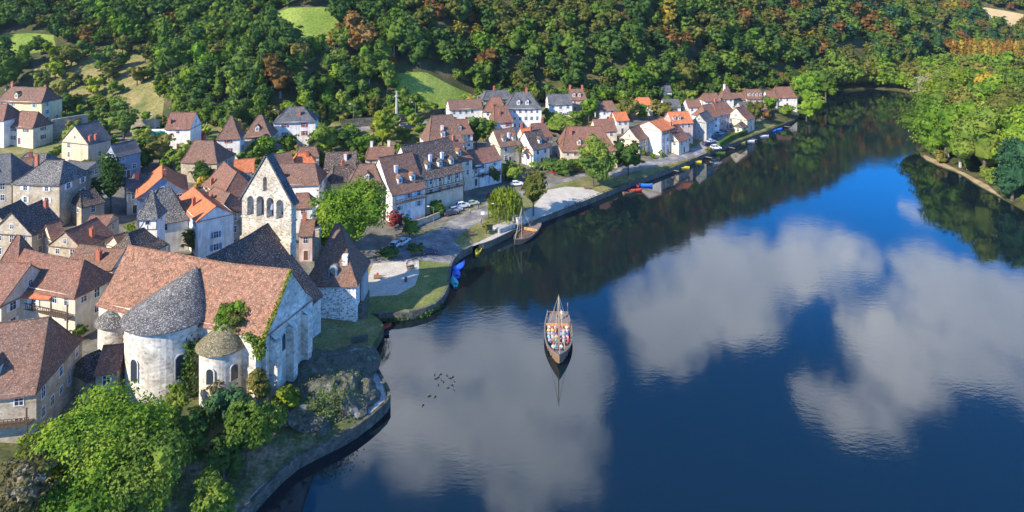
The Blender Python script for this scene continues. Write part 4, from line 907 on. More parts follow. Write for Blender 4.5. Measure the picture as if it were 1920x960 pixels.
c2 = apse(8.6, 6.2, 3.3, 12.6, at_ch(9.4, 6.0, 16.2), 0, 'moss', 'apse')
c3 = apse(-13.6, 4.6, 2.9, 12.2, at_ch(-13.2, 5.4, 15.0), 0, 'lauze', 'apse')
def apse_window(c, r_, th, z, w, h):
    d = Vector((math.cos(th), math.sin(th), 0)); add_window(CH, Vector((c.x, c.y, z))+d*(r_+.01)-Vector(CH.location), th+math.pi/2, w, h, True, fr='stonetrim')
M['stonetrim'] = m_plain('pale_window_stone', (.6,.55,.46), .8)
apse_window(c1, 6.3, R(-112), 9.3, 1.35, 3.4); apse_window(c1, 6.3, R(-50), 9.3, 1.35, 3.6); apse_window(c1, 6.3, R(-10), 9.3, 1.3, 3.4)
apse_window(c2, 3.3, R(-98), 9.2, 1.15, 2.3); apse_window(c2, 3.3, R(-38), 9.2, 1.1, 2.3)
def buttress(s, t, w, d, z0, z1, along):
    b = MB(); 
    for q in ((-w/2, -d/2, w/2, d/2),):
        b.box(q[0], q[2], q[1], q[3], z0, z1); b.face([(q[0],q[1],z1),(q[2],q[1],z1),(q[2],q[3],z1+.8),(q[0],q[3],z1+.8)])
    o = b.build('buttress', M['chstone'], CH); p = at_ch(s, t, 0); o.location = p-Vector(CH.location)+Vector((0, 0, 0)); o.rotation_euler = (0, 0, AN+along)
    o.location.z = -CH.location.z; return o
for s, t, al in ((16.9, 4.6, math.pi/2), (16.9, .5, math.pi/2), (16.8, -3.4, math.pi/2), (12.6, -9, math.pi/2)): buttress(s, t, 1.0, 1.3, 0, 13.5, al)
buttress(14.8, 6.6, 1.2, 1.4, 0, 12.0, 0)
add_window(CH, at_ch(16.22, 1.8, 11.5)-Vector(CH.location), AN+math.pi/2, .9, 2.6, True, fr='stonetrim')
gb = at_ch(0, 0, 0); bx, by = -46.1, 126.4
holes = [arch_pts(-3.55, 1.5, 22.9, 26.7), arch_pts(-1.35, 1.7, 22.9, 26.9), arch_pts(.85, 1.6, 22.9, 26.8), arch_pts(3.0, 1.6, 22.9, 26.6), arch_pts(-.3, .85, 27.9, 30.6)]
bw = pierced_wall([(-5.5, 1), (5.5, 1), (5.5, 26.2), (0, 34.4), (-5.5, 26.2)], holes, 1.5, 'bell', 'bell_wall', (bx, by, 0), AN, CH)
cp = MB()
for s in (-1, 1):
    a_, b_ = Vector((s*5.9, 0, 25.7)), Vector((0, 0, 34.55)); d = (b_-a_).normalized(); up = Vector((-d.z*s, 0, d.x*s)) if s > 0 else Vector((-d.z, 0, d.x)); up = Vector((s*abs(d.z), 0, abs(d.x)))*.28
    for y0, y1 in ((-.95, .95),):
        P = [Vector((a_.x, y0, a_.z)), Vector((b_.x, y0, b_.z)), Vector((b_.x, y1, b_.z)), Vector((a_.x, y1, a_.z))]
        cp.face([p+up for p in P]); cp.face(P); cp.face([P[0], P[1], P[1]+up, P[0]+up]); cp.face([P[3], P[2], P[2]+up, P[3]+up]); cp.face([P[0], P[3], P[3]+up, P[0]+up])
cp.build('coping', M['slate'], bw)
sb = MB(); sb.box(-5.7, 5.7, -.85, .85, 22.5, 22.75); sb.box(-5.6, 5.6, -1.2, -.75, 1, 19.0); sb.build('string_course', M['bell'], bw)
bl = MB(); bl.tube((0, 0, 24.4), (0, 0, 25.1), .5, .35, 10); bl.tube((0, 0, 25.1), (0, 0, 25.3), .35, .1, 10); bl.box(-.8, .8, -.08, .08, 25.3, 25.45)
o_ = bl.build('bell', M['metal'], bw); o_.location = (.85, 0, 0)

# river tower house
TW = empty('tower_house', (-34.6, 132.6, 1.4), R(-1), 'white flecked stone tower house with a tall flared brown roof beside the church', 'tower house')
me, lv = roof_mesh(1.0, 4.9, 18.0, 9.2, (4.3, 4.3), 'brown', True, .55); link('roof', me, TW); link('wall', wall_mesh(1.0, 4.9, 18.0, 9.2, (4.3, 4.3), lv, 'flint', -3), TW)
b = MB(); b.box(-.55, .55, -4.1, -2.6, 8.6, 12.9); ch_ = b.build('chimney', M['flint'], TW); ch_.location = (2.2, 0, 0); ch_.scale = (1, .8, 1)
b = MB(); b.box(-4.9, -3.9, .5, 1.6, 8, 16.4); b.box(-5.0, -3.8, .4, 1.7, 16.4, 16.6); b.build('chimney', M['stone'], TW)
b = MB(); b.box(-.85, .85, -4.35, -2.4, 8.3, 10.9)
n = 8; pr = [(-.85*math.cos(math.pi*i/n), 10.9+.75*math.sin(math.pi*i/n)) for i in range(n+1)]
for (x0, z0), (x1, z1) in zip(pr[:-1], pr[1:]): b.face([(x0,-4.35,z0),(x1,-4.35,z1),(x1,-2.0,z1),(x0,-2.0,z0)]); b.face([(x0,-4.35,z0),(x1,-4.35,z1),(0,-4.35,10.9)])
dm = b.build('dormer', M['stone'], TW); add_window(dm, (0, -4.36, 10.2), 0, 1.15, 2.0, True, fr='blue'); dm.location = (.2, 0, -.2)
b = MB(); b.box(5.02, 5.5, -1.8, 2.4, 3.4, 8.0); b.build('side_annex', M['grey'], TW); b = MB(); b.box(4.7, 5.6, -3.4, 3.0, -2, 3.3); b.build('plinth', M['quay'], TW)
for z, x in ((6.4, -2.6), (4.4, 1.4), (6.9, 2.9), (2.6, -.6)): add_window(TW, (x, -4.9, z), 0, .3, .42, fr='stonetrim')

# ------------------------------------------------------------------ quays, walls, rocks
def near_idx(u, v): p = px2(u, v); return int(np.argmin([(a[0]-p[0])**2+(a[1]-p[1])**2 for a in LBd]))
i0, i1, i2, i3, i4 = near_idx(473, 966), near_idx(716, 722), near_idx(692, 603), near_idx(893, 470), near_idx(1492, 229)
for nm_, pl_ in (('river_bank', LBd[i4-1:]+RBd), ('river_bank', LBd[i1+3:i2+2]), ('river_bank', LBd[:i0])):
    o_ = wall_strip(nm_, pl_, .03, -3.0, .25, 'g_floor', None, None, zf=T); o_['kind'] = 'structure'
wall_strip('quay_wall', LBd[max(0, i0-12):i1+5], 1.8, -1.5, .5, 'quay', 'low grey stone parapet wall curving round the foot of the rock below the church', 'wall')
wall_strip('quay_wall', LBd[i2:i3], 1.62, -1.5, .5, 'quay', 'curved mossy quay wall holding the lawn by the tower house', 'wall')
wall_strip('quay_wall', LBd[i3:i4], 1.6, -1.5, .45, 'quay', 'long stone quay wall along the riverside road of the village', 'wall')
wall_strip('retaining_wall', [ghit(*p) for p in ((98,262),(130,256),(165,250))], 7.0, -2, .6, 'stone', 'high grey stone retaining wall right of the cream mansion', 'wall', zf=T)
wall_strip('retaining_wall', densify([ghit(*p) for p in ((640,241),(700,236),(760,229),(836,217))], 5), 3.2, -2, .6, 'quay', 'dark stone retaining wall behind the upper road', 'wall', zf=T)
wall_strip('retaining_wall', densify([ghit(*p) for p in ((228,254),(270,254),(300,253))], 4), 5.5, -2, .6, 'stone', 'brown overgrown retaining wall behind the parked lorry', 'wall', zf=T)
wall_strip('garden_wall', [ghit(*p) for p in ((778,425),(800,418),(825,408))], 1.5, -1, .4, 'stone', 'low pinkish garden wall beside the parked black car', 'wall', zf=T)
wall_strip('terrace_wall', [ghit(*p) for p in ((660,660),(664,640),(690,632))], 1.3, -1, .5, 'quay', 'short stone wall of the landing under the tower house', 'wall', zf=T)
wall_strip('hedge', densify([ghit(*p) for p in ((1350,268),(1372,258),(1402,250))], 3), 1.9, -1, 1.2, 'dgreen', 'dark clipped hedge wall beside the far quay grass', 'hedge', zf=T)
def rock(x, y, z, rx, ry, rz, seed, label, group):
    bm = bmesh.new(); bmesh.ops.create_icosphere(bm, subdivisions=4, radius=1); from mathutils import noise as nz
    for v in bm.verts:
        p = v.co*1.7+Vector((seed*3.1, seed*1.7, 0)); d = nz.fractal(p, 1.0, 2.1, 6)*.3+abs(nz.noise(p*3.1))*.16; v.co = Vector((v.co.x*rx, v.co.y*ry, v.co.z*rz))*(1+d)
    me = bpy.data.meshes.new('rock'); bm.to_mesh(me); bm.free(); me.materials.append(M['rock'])
    return tag(link('rock', me, None, (x, y, z), (0, 0, seed)), label, 'rock', group)
for i, (u, v, z, a, b_, c_) in enumerate([(602,748,2.2,7.5,5,3.9),(642,740,2.0,6,4.2,3.6),(668,748,1.6,3.6,3.2,2.9),(625,700,3,8,5,3.4),(585,715,3.2,6.5,4.6,3.4),(560,770,2.5,4.5,3.5,3.2),(650,770,1.6,2.6,2.2,2.2),(660,705,2.2,4,3,3.2),(590,795,2,2.6,2.4,2)]):
    p = px(u, v, z); rock(p.x, p.y, z-.6, a, b_, c_, i+1, ['wide mossy cliff of the outcrop right below the church wall','bulging rock in the middle of the outcrop below the church','pale bare boulder at the tip of the outcrop beside the path','long dark ledge at the top of the outcrop','overgrown ledge of the outcrop against the church wall','low rock at the left end of the outcrop beside the grass strip','small pale boulder beside the bend of the riverside path','rounded rock beside the upper end of the riverside path','small loose rock by the shrubs at the foot of the outcrop'][i], 'rocks of the outcrop below the church')
for i in range(11):
    u = 700+RS.uniform(-6, 22); v = 612+i*4.6; p = px(u, v, .2); rock(p.x-.8, p.y, .15, *RS.uniform(.5, 1.2, 3), i+30, 'small dark boulder of the tumbled bank below the tower house', 'tumbled boulders at the water below the tower house')

M['pale2'] = m_leaf('leaf_willow', [(.06,.08,.03),(.12,.14,.06),(.19,.2,.1),(.26,.27,.14)])
# ------------------------------------------------------------------ garden trees and shrubs
def bush_at(x, y, z, R_, Hh, mat, label, cat='shrub', name='shrub', leaf=.3, dens=1.0):
    rs = np.random.RandomState(int(abs(x*31+y*7))); root = empty(name, (x, y, z), 0, label, cat)
    n = int(dens*R_*Hh*4*2.6/(leaf*leaf)*.5/22); q, lb = crown_arrays(rs, R_, Hh, 6, max(10, n), 22, leaf, 'round', .1)
    link('foliage', foliage_mesh('foliage', q, lb, mat, core=.72), root); t = MB(); trunk_fn(.1, Hh*.6, 3, R_*.4, rs)(t); t.build('stem', M['bark'], root)
TR = [
 (195,935,212,198,'bright','huge feathery bright green tree in front of the round apse','round',1.3,'tree',.21),
 (105,925,130,120,'lime','yellow-green feathery tree beside the timber gallery house','round',1.2,'tree',.21),
 (262,985,165,150,'green','leafy mid green tree at the bottom left in front of the big bright tree','round',1.2,'tree',.21),
 (150,1010,190,100,'bright','wide bright green bush cut by the lower edge of the picture','round',1.1,'shrub',.25),
 (45,1000,130,140,'pale','shrub with pale cream blossoms in the lower left corner','round',1.1,'shrub',.22),
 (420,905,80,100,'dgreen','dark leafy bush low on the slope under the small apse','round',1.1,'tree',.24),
 (500,820,74,84,'green','fresh green bush between the church corner and the outcrop','round',1.1,'shrub',.22),
 (448,800,56,60,'bright','light green bush lit by the sun at the foot of the small apse','round',1.1,'shrub',.2),
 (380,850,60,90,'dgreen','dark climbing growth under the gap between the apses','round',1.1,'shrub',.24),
 (330,800,56,70,'green','green branches reaching up the wall of the round apse','round',1.1,'shrub',.22),
 (395,985,90,115,'green','dark leafy tree beside the lower end of the riverside path','round',1.1,'tree',.26),
 (462,880,100,140,'green','tall leafy bush halfway between the small apse and the riverside path','round',1.1,'tree',.26),
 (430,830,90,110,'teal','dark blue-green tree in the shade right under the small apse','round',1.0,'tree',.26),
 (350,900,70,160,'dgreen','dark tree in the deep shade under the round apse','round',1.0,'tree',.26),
 (538,778,58,62,'lime','round yellow-green bush under the end wall of the church','round',1.2,'shrub',.22),
 (485,770,52,80,'olive','loose olive bush climbing the corner of the church','round',1.0,'shrub',.22),
 (412,775,60,60,'pale','pale flowering bush against the foot of the small apse','round',1.0,'shrub',.2),
 (660,492,142,140,'bright','big round bright green tree beside the car park and the tower house','round',1.25,'tree',.3),
 (612,470,60,80,'lime','yellow-green tree at the left side of the big round bright tree','round',1.1,'tree',.3),
 (740,432,38,42,'redleaf','dark red leaved bush beside the tall white gable','round',1.2,'shrub',.25),
 (768,452,38,44,'green','green bush at the foot of the tall white gable','round',1.2,'shrub',.25),
 (818,404,34,30,'bright','clipped round bright green bush by the parked black car','round',1.3,'shrub',.22),
 (208,400,62,118,'dgreen','tall dark evergreen right of the stone farmhouse','column',1.1,'tree',.3),
 (178,395,40,70,'dgreen','dark evergreen squeezed between the stone farmhouse and the tall evergreen','column',1.1,'tree',.3),
 (248,470,38,50,'green','green climbing bush beside the medieval house','round',1.1,'shrub',.25),
 (360,478,46,46,'olive','spiky olive bush in front of the medieval house','round',1.0,'shrub',.25),
 (150,640,30,34,'dgreen','dark round bush in the lane beside the cream annex','round',1.2,'shrub',.22),
 (375,352,26,26,'gold','yellow bush below the ivy covered house','round',1.1,'shrub',.3),
 (385,345,62,44,'dgreen','ivy mass hanging from the house with the long brown roof','round',1.1,'shrub',.3),
 (300,312,60,56,'olive','olive tree in the gap below the parked lorry','round',1.0,'tree',.35),
 (336,318,50,46,'green','green tree in the gap below the white roadside house','round',1.0,'tree',.35),
 (262,318,50,60,'dgreen','dark tree beside the narrow blue-walled house','round',1.0,'tree',.35),
 (232,262,60,70,'dgreen','dark bushy tree beside the retaining wall above the peach gable','round',1.0,'tree',.4),
 (140,208,42,26,'dgreen','round dark bush above the high grey retaining wall','round',1.1,'shrub',.4),
 (190,205,50,26,'green','low green hedge bush in the terraced orchard','round',1.1,'shrub',.4),
 (103,300,30,24,'green','small bush between the terrace house and the peach gable','round',1.1,'shrub',.35),
 (492,302,54,46,'bright','bright green bush in front of the cream tower house','round',1.2,'shrub',.35),
 (542,292,38,36,'green','green bush in front of the slate roofed white villa','round',1.2,'shrub',.35),
 (612,292,66,66,'green','round green tree right of the slate roofed white villa','round',1.2,'tree',.38),
 (655,292,54,54,'dgreen','dark green tree in the row below the upper road','round',1.1,'tree',.38),
 (682,298,50,48,'bright','light green low tree in the row below the upper road','round',1.1,'tree',.38),
 (718,280,54,76,'lime','tall yellow-green tree standing out below the upper road','column',1.3,'tree',.38),
 (755,268,40,30,'olive','olive bush right of the tall yellow-green tree','round',1.1,'shrub',.38),
 (600,312,40,40,'olive','olive bush behind the little orange pointed roof','round',1.1,'shrub',.38),
 (1774,299,112,110,'bright','broad light green tree leaning over the water at the tip of the right bank','round',1.1,'tree',.42),
 (1846,326,110,136,'green','tall mid green tree behind the sandy spit of the right bank','round',1.1,'tree',.42),
 (1898,362,84,112,'teal','dense dark blue-green tree reaching the ground at the right edge','column',1.2,'tree',.4),
 (1880,312,96,130,'olive','yellowing olive tree above the sandy bank on the right','round',1.1,'tree',.42),
 (1735,262,84,96,'green','green tree hanging over the water behind the tip of the right bank','round',1.1,'tree',.45),
 (1772,222,96,96,'lime','pale yellow-green tree at the water edge of the right bank, further up river','round',1.1,'tree',.48),
 (1752,205,70,76,'pale2','pale grey-green willow where the river disappears on the right','round',1.1,'tree',.5),
 (1932,340,110,150,'bright','large bright green tree cut by the right edge of the picture','round',1.1,'tree',.42),
 (948,408,64,64,'lime','weeping willow with hanging yellow-green branches by the moored sailing barge','willow',1.3,'tree',.3),
 (1000,396,52,76,'olive','round topped yellowing lime tree on the gravel square','round',1.4,'tree',.32),
 (1122,345,72,84,'green','large yellow-green topped tree on the riverside grass','round',1.2,'tree',.4),
 (1112,348,58,58,'dgreen','dark green lower tree on the riverside grass','round',1.2,'tree',.4),
 (1178,328,56,66,'dgreen','round dark green tree on the grass left of the tall plain white gable','round',1.2,'tree',.4),
 (893,280,42,62,'dgreen','dark tree beside the half-timbered manor','round',1.1,'tree',.4),
 (918,262,34,46,'green','dark green tree behind the cream gable house','round',1.1,'tree',.4),
 (1050,325,66,24,'dgreen','dark hedge in the palm garden','round',1.1,'shrub',.35),
 (1080,322,40,26,'green','green bush at the right end of the palm garden hedge','round',1.1,'shrub',.35),
 (960,338,50,34,'green','leafy bush under the palm tree','round',1.1,'shrub',.35),
 (925,345,30,40,'dgreen','dark bush at the corner of the orange roofed riverside house','round',1.1,'shrub',.35),
 (1104,232,36,50,'bright','bright green tree right of the rose walled house','round',1.3,'tree',.42),
 (1050,248,72,34,'green','broad green hedge in front of the white gabled slate roofed house','round',1.1,'shrub',.42),
 (1180,222,48,40,'olive','yellowish bush behind the rust roofed cottage','round',1.1,'shrub',.42),
 (1246,218,40,28,'olive','yellowish bush behind the tall plain white gable','round',1.1,'shrub',.42),
 (1293,208,30,26,'green','dark green bush among the far roofs','round',1.1,'shrub',.42),
 (1357,196,18,20,'bright','small bright palm-like bush by the pointed tower','round',1.1,'shrub',.42),
 (1518,212,60,78,'bright','big bright green tree at the far end of the village','round',1.2,'tree',.5),
 (1512,224,32,36,'bright','small bright green tree at the water at the far end of the village','round',1.2,'tree',.45),
 (1548,190,46,60,'green','mid green tree behind the big bright tree at the village end','round',1.1,'tree',.5),
 (1446,214,30,38,'bright','bright green tree in the last garden of the village','round',1.1,'tree',.45),
 (1474,216,34,26,'green','dark green bush in the last garden of the village','round',1.1,'shrub',.45),
 (1438,224,20,18,'autumn','small orange bush in the last garden of the village','round',1.1,'shrub',.45),
 (1416,232,34,44,'olive','grey-green tree beside the far hedge','round',1.0,'tree',.45),
 (1207,293,13,13,'green','small round bush at the left foot of the tall plain white gable','round',1.3,'shrub',.35),
 (1224,298,12,11,'bright','tiny round bush in front of the tall plain white gable','round',1.3,'shrub',.35),
 (1240,295,14,12,'green','little bush at the corner of the tall plain white gable','round',1.3,'shrub',.35),
 (1330,277,14,11,'olive','small rounded bush on the grass bank by the far parked cars','round',1.3,'shrub',.35),
 (912,432,17,24,'olive','small bush beside the information board on the riverside grass','round',1.3,'shrub',.3),
 (780,476,44,18,'dgreen','low dark bush in the shade above the gravel courtyard','round',1.1,'shrub',.3),
 (730,482,50,14,'dgreen','low hedge at the top of the gravel courtyard','round',1.1,'shrub',.3),
]
for (u, v, w, h, m_, lab, shp, dn, ct, lf) in TR:
    tree(u, v, w, h, m_, lab, shp, None, ct, dn, (.16 if u > 900 and w < 60 else .09) if ct == 'tree' else .02, leaf=lf, tmat='bark')
# orchard on the terraced slope
for i in range(56):
    u = 65+RS.rand()*245; v = 98+RS.rand()*125; w = RS.uniform(16, 40)
    if 235 < u < 420 and v > 185: continue
    m_ = ['olive','green','dgreen','lime'][int(RS.choice(4, p=[.42,.27,.2,.11]))]
    nm = {'olive':'olive green','green':'mid green','dgreen':'dark green','lime':'yellowish'}[m_]
    tree(u, v, w, w*RS.uniform(.8, 1.2), m_, f'small {nm} tree on the terraced orchard slope above the town', 'round', f'{nm} trees of the terraced orchard', 'tree', .9, .1, leaf=.5)
bush_at(*px(430, 640, 12.0)[:2], 11.6, 2.9, 6.2, 'bright', 'bush growing out of the church roof between the two apses', leaf=.24, dens=1.2)
bush_at(*px(452, 632, 12.8)[:2], 12.2, 2.6, 4.6, 'olive', 'brownish bush sprouting from the mossy small apse roof', leaf=.24)
bush_at(*px(408, 680, 9.0)[:2], 7.5, 1.8, 6.5, 'dgreen', 'dark ivy bush in the corner between the two apses', leaf=.24)
def ivy(pts, r_, mat, label, leaf=.2, n=500):
    rs = np.random.RandomState(n); q = []
    P = [Vector(p) for p in pts]
    for i in range(n):
        k = rs.randint(len(P)-1); c = P[k].lerp(P[k+1], rs.rand()); c = np.array(c)+rs.normal(size=3)*r_*np.array([1, .6, .7])
        a = rs.normal(size=3); a /= np.linalg.norm(a); b = np.cross(a, rs.normal(size=3)); b /= np.linalg.norm(b); s = leaf*rs.uniform(.6, 1.2); q.append([c-a*s, c-b*s, c+a*s, c+b*s])
    me = foliage_mesh('ivy', np.array(q), None, mat); return tag(link('ivy', me), label, 'plant')
ivy([at_ch(16.4, .2, 21.9), at_ch(16.4, 4, 17.6), at_ch(16.3, 6.6, 14.8), at_ch(15.6, 6.8, 12.6)], .2, 'lime', 'fringe of bright ivy down the right roof edge of the church', .14, 900)
ivy([at_ch(13.5, 6.7, 14.6), at_ch(15.6, 6.8, 13.6), at_ch(15.6, 6.9, 11.6)], .4, 'green', 'hanging clump of ivy at the right corner of the church', .2, 900)
ivy([at_ch(3.6, 7.6, 13), at_ch(3.8, 8.2, 9), at_ch(3.8, 8.4, 5)], .7, 'dgreen', 'dark ivy climbing the church wall behind the small apse', .24, 900)
# trees filling gardens between the roofs
HC = [(h.location.x, h.location.y) for h in HOUSES]; zr_ = [zone_named(n) for n in ('road','quay_road','main_road','upper_road','gravel_square','courtyard_gravel','lawn')]
cnt = 0
for i in range(2600):
    u, v = RS.uniform(120, 1420), RS.uniform(180, 420)
    if v > 430-.16*u or (u < 420 and v > 330): continue
    p = hit(u, v); 
    if p.y > np.interp(p.x, FX, FY)-2 or min((p.x-a)**2+(p.y-b_)**2 for a, b_ in HC) < 36: continue
    if seg_dist([(p.x, p.y)], LBc)[0] < 22 or any(inpoly([(p.x, p.y)], z_)[0] for z_ in zr_): continue
    HC.append((p.x, p.y)); cnt += 1; m_ = ['olive','green','dgreen','bright'][int(RS.choice(4, p=[.2,.38,.27,.15]))]; nm = {'olive':'olive green','green':'mid green','dgreen':'dark green','bright':'bright green'}[m_]
    s_ = RS.uniform(4.2, 7.5)*F/p.y; tree(u, v, s_, s_*RS.uniform(.7, 1.05), m_, f'small {nm} garden tree growing between the village houses', 'round', f'{nm} garden trees between the village houses', 'tree', .8, .06, leaf=.42)
    if cnt > 150: break
print('garden trees', cnt)
rk = [px(*q) for q in ((570,725,5),(600,715,5.2),(640,700,4.6),(660,720,4),(640,760,3.6),(600,775,4),(575,760,4.4),(610,740,6),(650,735,5))]
ivy([(q.x, q.y, q.z-.1) for q in rk], 1.1, 'dgreen', 'moss and low growth spread over the rocky outcrop below the church', .16, 1500)
ivy([(p[0], p[1], .3) for p in LBd[i2:i3-10:2]], .35, 'dgreen', 'dark weeds hanging over the curved lawn quay', .2, 1300)
ivy([(p[0]-.4, p[1]+.4, 1.55) for p in LBd[i3+12:i4:3]], .3, 'olive', 'grassy weeds along the edge of the riverside quay', .2, 2400)
# palm and banana plants
def palm(u, v, hpx, label, nf=16, fl=2.2, trunk=True, mat='bright'):
    p = hit(u, v); gz = T(p.x, p.y); k = p.y/F; h = hpx*k; root = empty('palm_tree' if trunk else 'banana_plant', (p.x, p.y, gz), 0, label, 'palm' if trunk else 'plant')
    b = MB(); b.tube((0,0,-.4), (0,0,h), .22, .16, 7); b.build('trunk' if trunk else 'stem', M['bark'], root); rs = np.random.RandomState(int(u)); q = []
    for i in range(nf):
        a = i*2.4; up = rs.uniform(.1, 1.1); pr = np.array([0, 0, h]); d = np.array([math.cos(a), math.sin(a), up]); 
        for s in range(7):
            nx = pr+d*fl/7; w = np.array([-math.sin(a), math.cos(a), -.25])*(.5 if trunk else .42)*math.sin((s+.6)/7.2*math.pi); w2 = w*np.array([-1,-1,1]); q.append([pr, pr+w, nx+w*.9, nx]); q.append([pr, nx, nx+w2*.9, pr+w2]); pr = nx; d = d+np.array([0,0,-.28]); 
    link('crown' if trunk else 'leaves', foliage_mesh('fronds', np.array(q), None, mat), root)
palm(974, 312, 34, 'palm tree with a fringed crown in the garden by the riverside road', mat='olive')
palm(1002, 318, 12, 'clump of banana leaves right of the palm tree', 18, 2.6, False)
palm(1020, 320, 9, 'smaller clump of banana leaves next to the garden hedge', 16, 2.2, False)
palm(950, 332, 8, 'leafy banana clump left of the palm tree', 16, 2.2, False)
palm(72, 868, 14, 'banana plant with a torn leaf beside the timber gallery house', 14, 2.6, False)
# ------------------------------------------------------------------ boats
def hull_parts(root, L, W, zs=1.15, bow=.9, stern=.35, deck=None, mats=('wood','deckw'), stern_w=.78, pw=2.2, thick=.1, bottom=-.15):
    n = 18; st = []
    for i in range(n+1):
        t = i/n; f = (stern_w+(1-stern_w)*math.sin(min(1, t/.35)*math.pi/2))*(1-max(0, (t-.42)/.58)**pw); w = max(.03, W/2*f)
        z = zs+bow*max(0, (t-.6)/.4)**2+stern*max(0, (.3-t)/.3)**2; zb = bottom+bow*.8*max(0, (t-.8)/.2)**2; x = -L/2+L*t
        st.append((x-(.10*L*.3 if 0 else 0), w, z, zb))
    h = MB(); g = MB()
    for a, b in zip(st[:-1], st[1:]):
        for s in (-1, 1):
            A = [(a[0], s*a[1]*.72, a[3]), (b[0], s*b[1]*.72, b[3]), (b[0], s*b[1], b[2]), (a[0], s*a[1], a[2])]; m1 = [(a[0], s*a[1]*.9, a[3]*.45+a[2]*.55), (b[0], s*b[1]*.9, b[3]*.45+b[2]*.55)]
            h.face([A[0], A[1], m1[1], m1[0]]); h.face([m1[0], m1[1], A[2], A[3]])
            ia = max(.01, a[1]-thick); ib = max(.01, b[1]-thick)
            h.face([(a[0], s*ia, a[2]), (b[0], s*ib, b[2]), (b[0], s*ib*.8, b[3]+.1), (a[0], s*ia*.8, a[3]+.1)])
            g.face([(a[0], s*(a[1]+.05), a[2]+.07), (b[0], s*(b[1]+.05), b[2]+.07), (b[0], s*max(.005, ib-.03), b[2]+.07), (a[0], s*max(.005, ia-.03), a[2]+.07)])
            g.face([(a[0], s*(a[1]+.05), a[2]+.07), (b[0], s*(b[1]+.05), b[2]+.07), (b[0], s*(b[1]+.05), b[2]-.1), (a[0], s*(a[1]+.05), a[2]-.1)])
        h.face([(a[0], -a[1]*.72, a[3]), (b[0], -b[1]*.72, b[3]), (b[0], b[1]*.72, b[3]), (a[0], a[1]*.72, a[3])])
        h.face([(a[0], -a[1]*.74, a[3]+.12), (b[0], -b[1]*.74, b[3]+.12), (b[0], b[1]*.74, b[3]+.12), (a[0], a[1]*.74, a[3]+.12)])
    a = st[0]
    for dx in (0, thick): h.face([(a[0]+dx, -a[1]*.72, a[3]), (a[0]+dx, a[1]*.72, a[3]), (a[0]+dx, a[1], a[2]), (a[0]+dx, -a[1], a[2])])
    g.box(a[0]-.03, a[0]+thick+.03, -a[1], a[1], a[2], a[2]+.075)
    h.build('hull', M[mats[0]], root); g.build('gunwale', M[mats[1]], root)
    def deckpiece(name, t0, t1, dz, mat):
        b = MB(); ss = [s for i, s in enumerate(st) if t0-1e-6 <= i/n <= t1+1e-6]
        for p, q in zip(ss[:-1], ss[1:]): b.face([(p[0], -p[1]+thick*.6, p[2]-dz), (q[0], -max(.02, q[1]-thick*.6), q[2]-dz), (q[0], max(.02, q[1]-thick*.6), q[2]-dz), (p[0], p[1]-thick*.6, p[2]-dz)])
        p = ss[0]; q = ss[-1]
        for e in (p, q): b.face([(e[0], -e[1]*.86, e[3]+.1), (e[0], e[1]*.86, e[3]+.1), (e[0], e[1]*.96, e[2]-dz), (e[0], -e[1]*.96, e[2]-dz)])
        return b.build(name, M[mat], root)
    return st, deckpiece
# people ---------------------------------------------------------------
def skin_body(name, J, Ed, rad):
    me = bpy.data.meshes.new('tmp'); me.from_pydata(J, Ed, []); o = bpy.data.objects.new('tmp', me); C.objects.link(o)
    md = o.modifiers.new('s', 'SKIN'); sv = me.skin_vertices[0].data
    for i, r_ in enumerate(rad): sv[i].radius = (r_, r_) if not isinstance(r_, tuple) else r_
    sv[0].use_root = True; s2 = o.modifiers.new('b', 'SUBSURF'); s2.levels = 1; s2.render_levels = 1
    dg = bpy.context.evaluated_depsgraph_get(); out = bpy.data.meshes.new_from_object(o.evaluated_get(dg)); out.name = name; bpy.data.objects.remove(o); bpy.data.meshes.remove(me); return out
M['skin'] = m_plain('skin', (.55,.34,.24)); M['hair_dark'] = m_plain('dark_hair', (.05,.035,.025)); M['hair_fair'] = m_plain('fair_hair', (.45,.33,.18)); M['jean'] = m_plain('blue_jeans', (.06,.09,.17)); M['beige'] = m_plain('beige_cloth', (.5,.43,.32))
for k, c in dict(c_white=(.55,.54,.53), c_red=(.55,.05,.05), c_blue=(.06,.13,.42), c_pink=(.7,.35,.38), c_teal=(.2,.5,.5), c_black=(.04,.04,.05), c_yellow=(.7,.55,.12), c_lav=(.45,.42,.6)).items(): M[k] = m_plain(k[2:]+'_cloth', c)
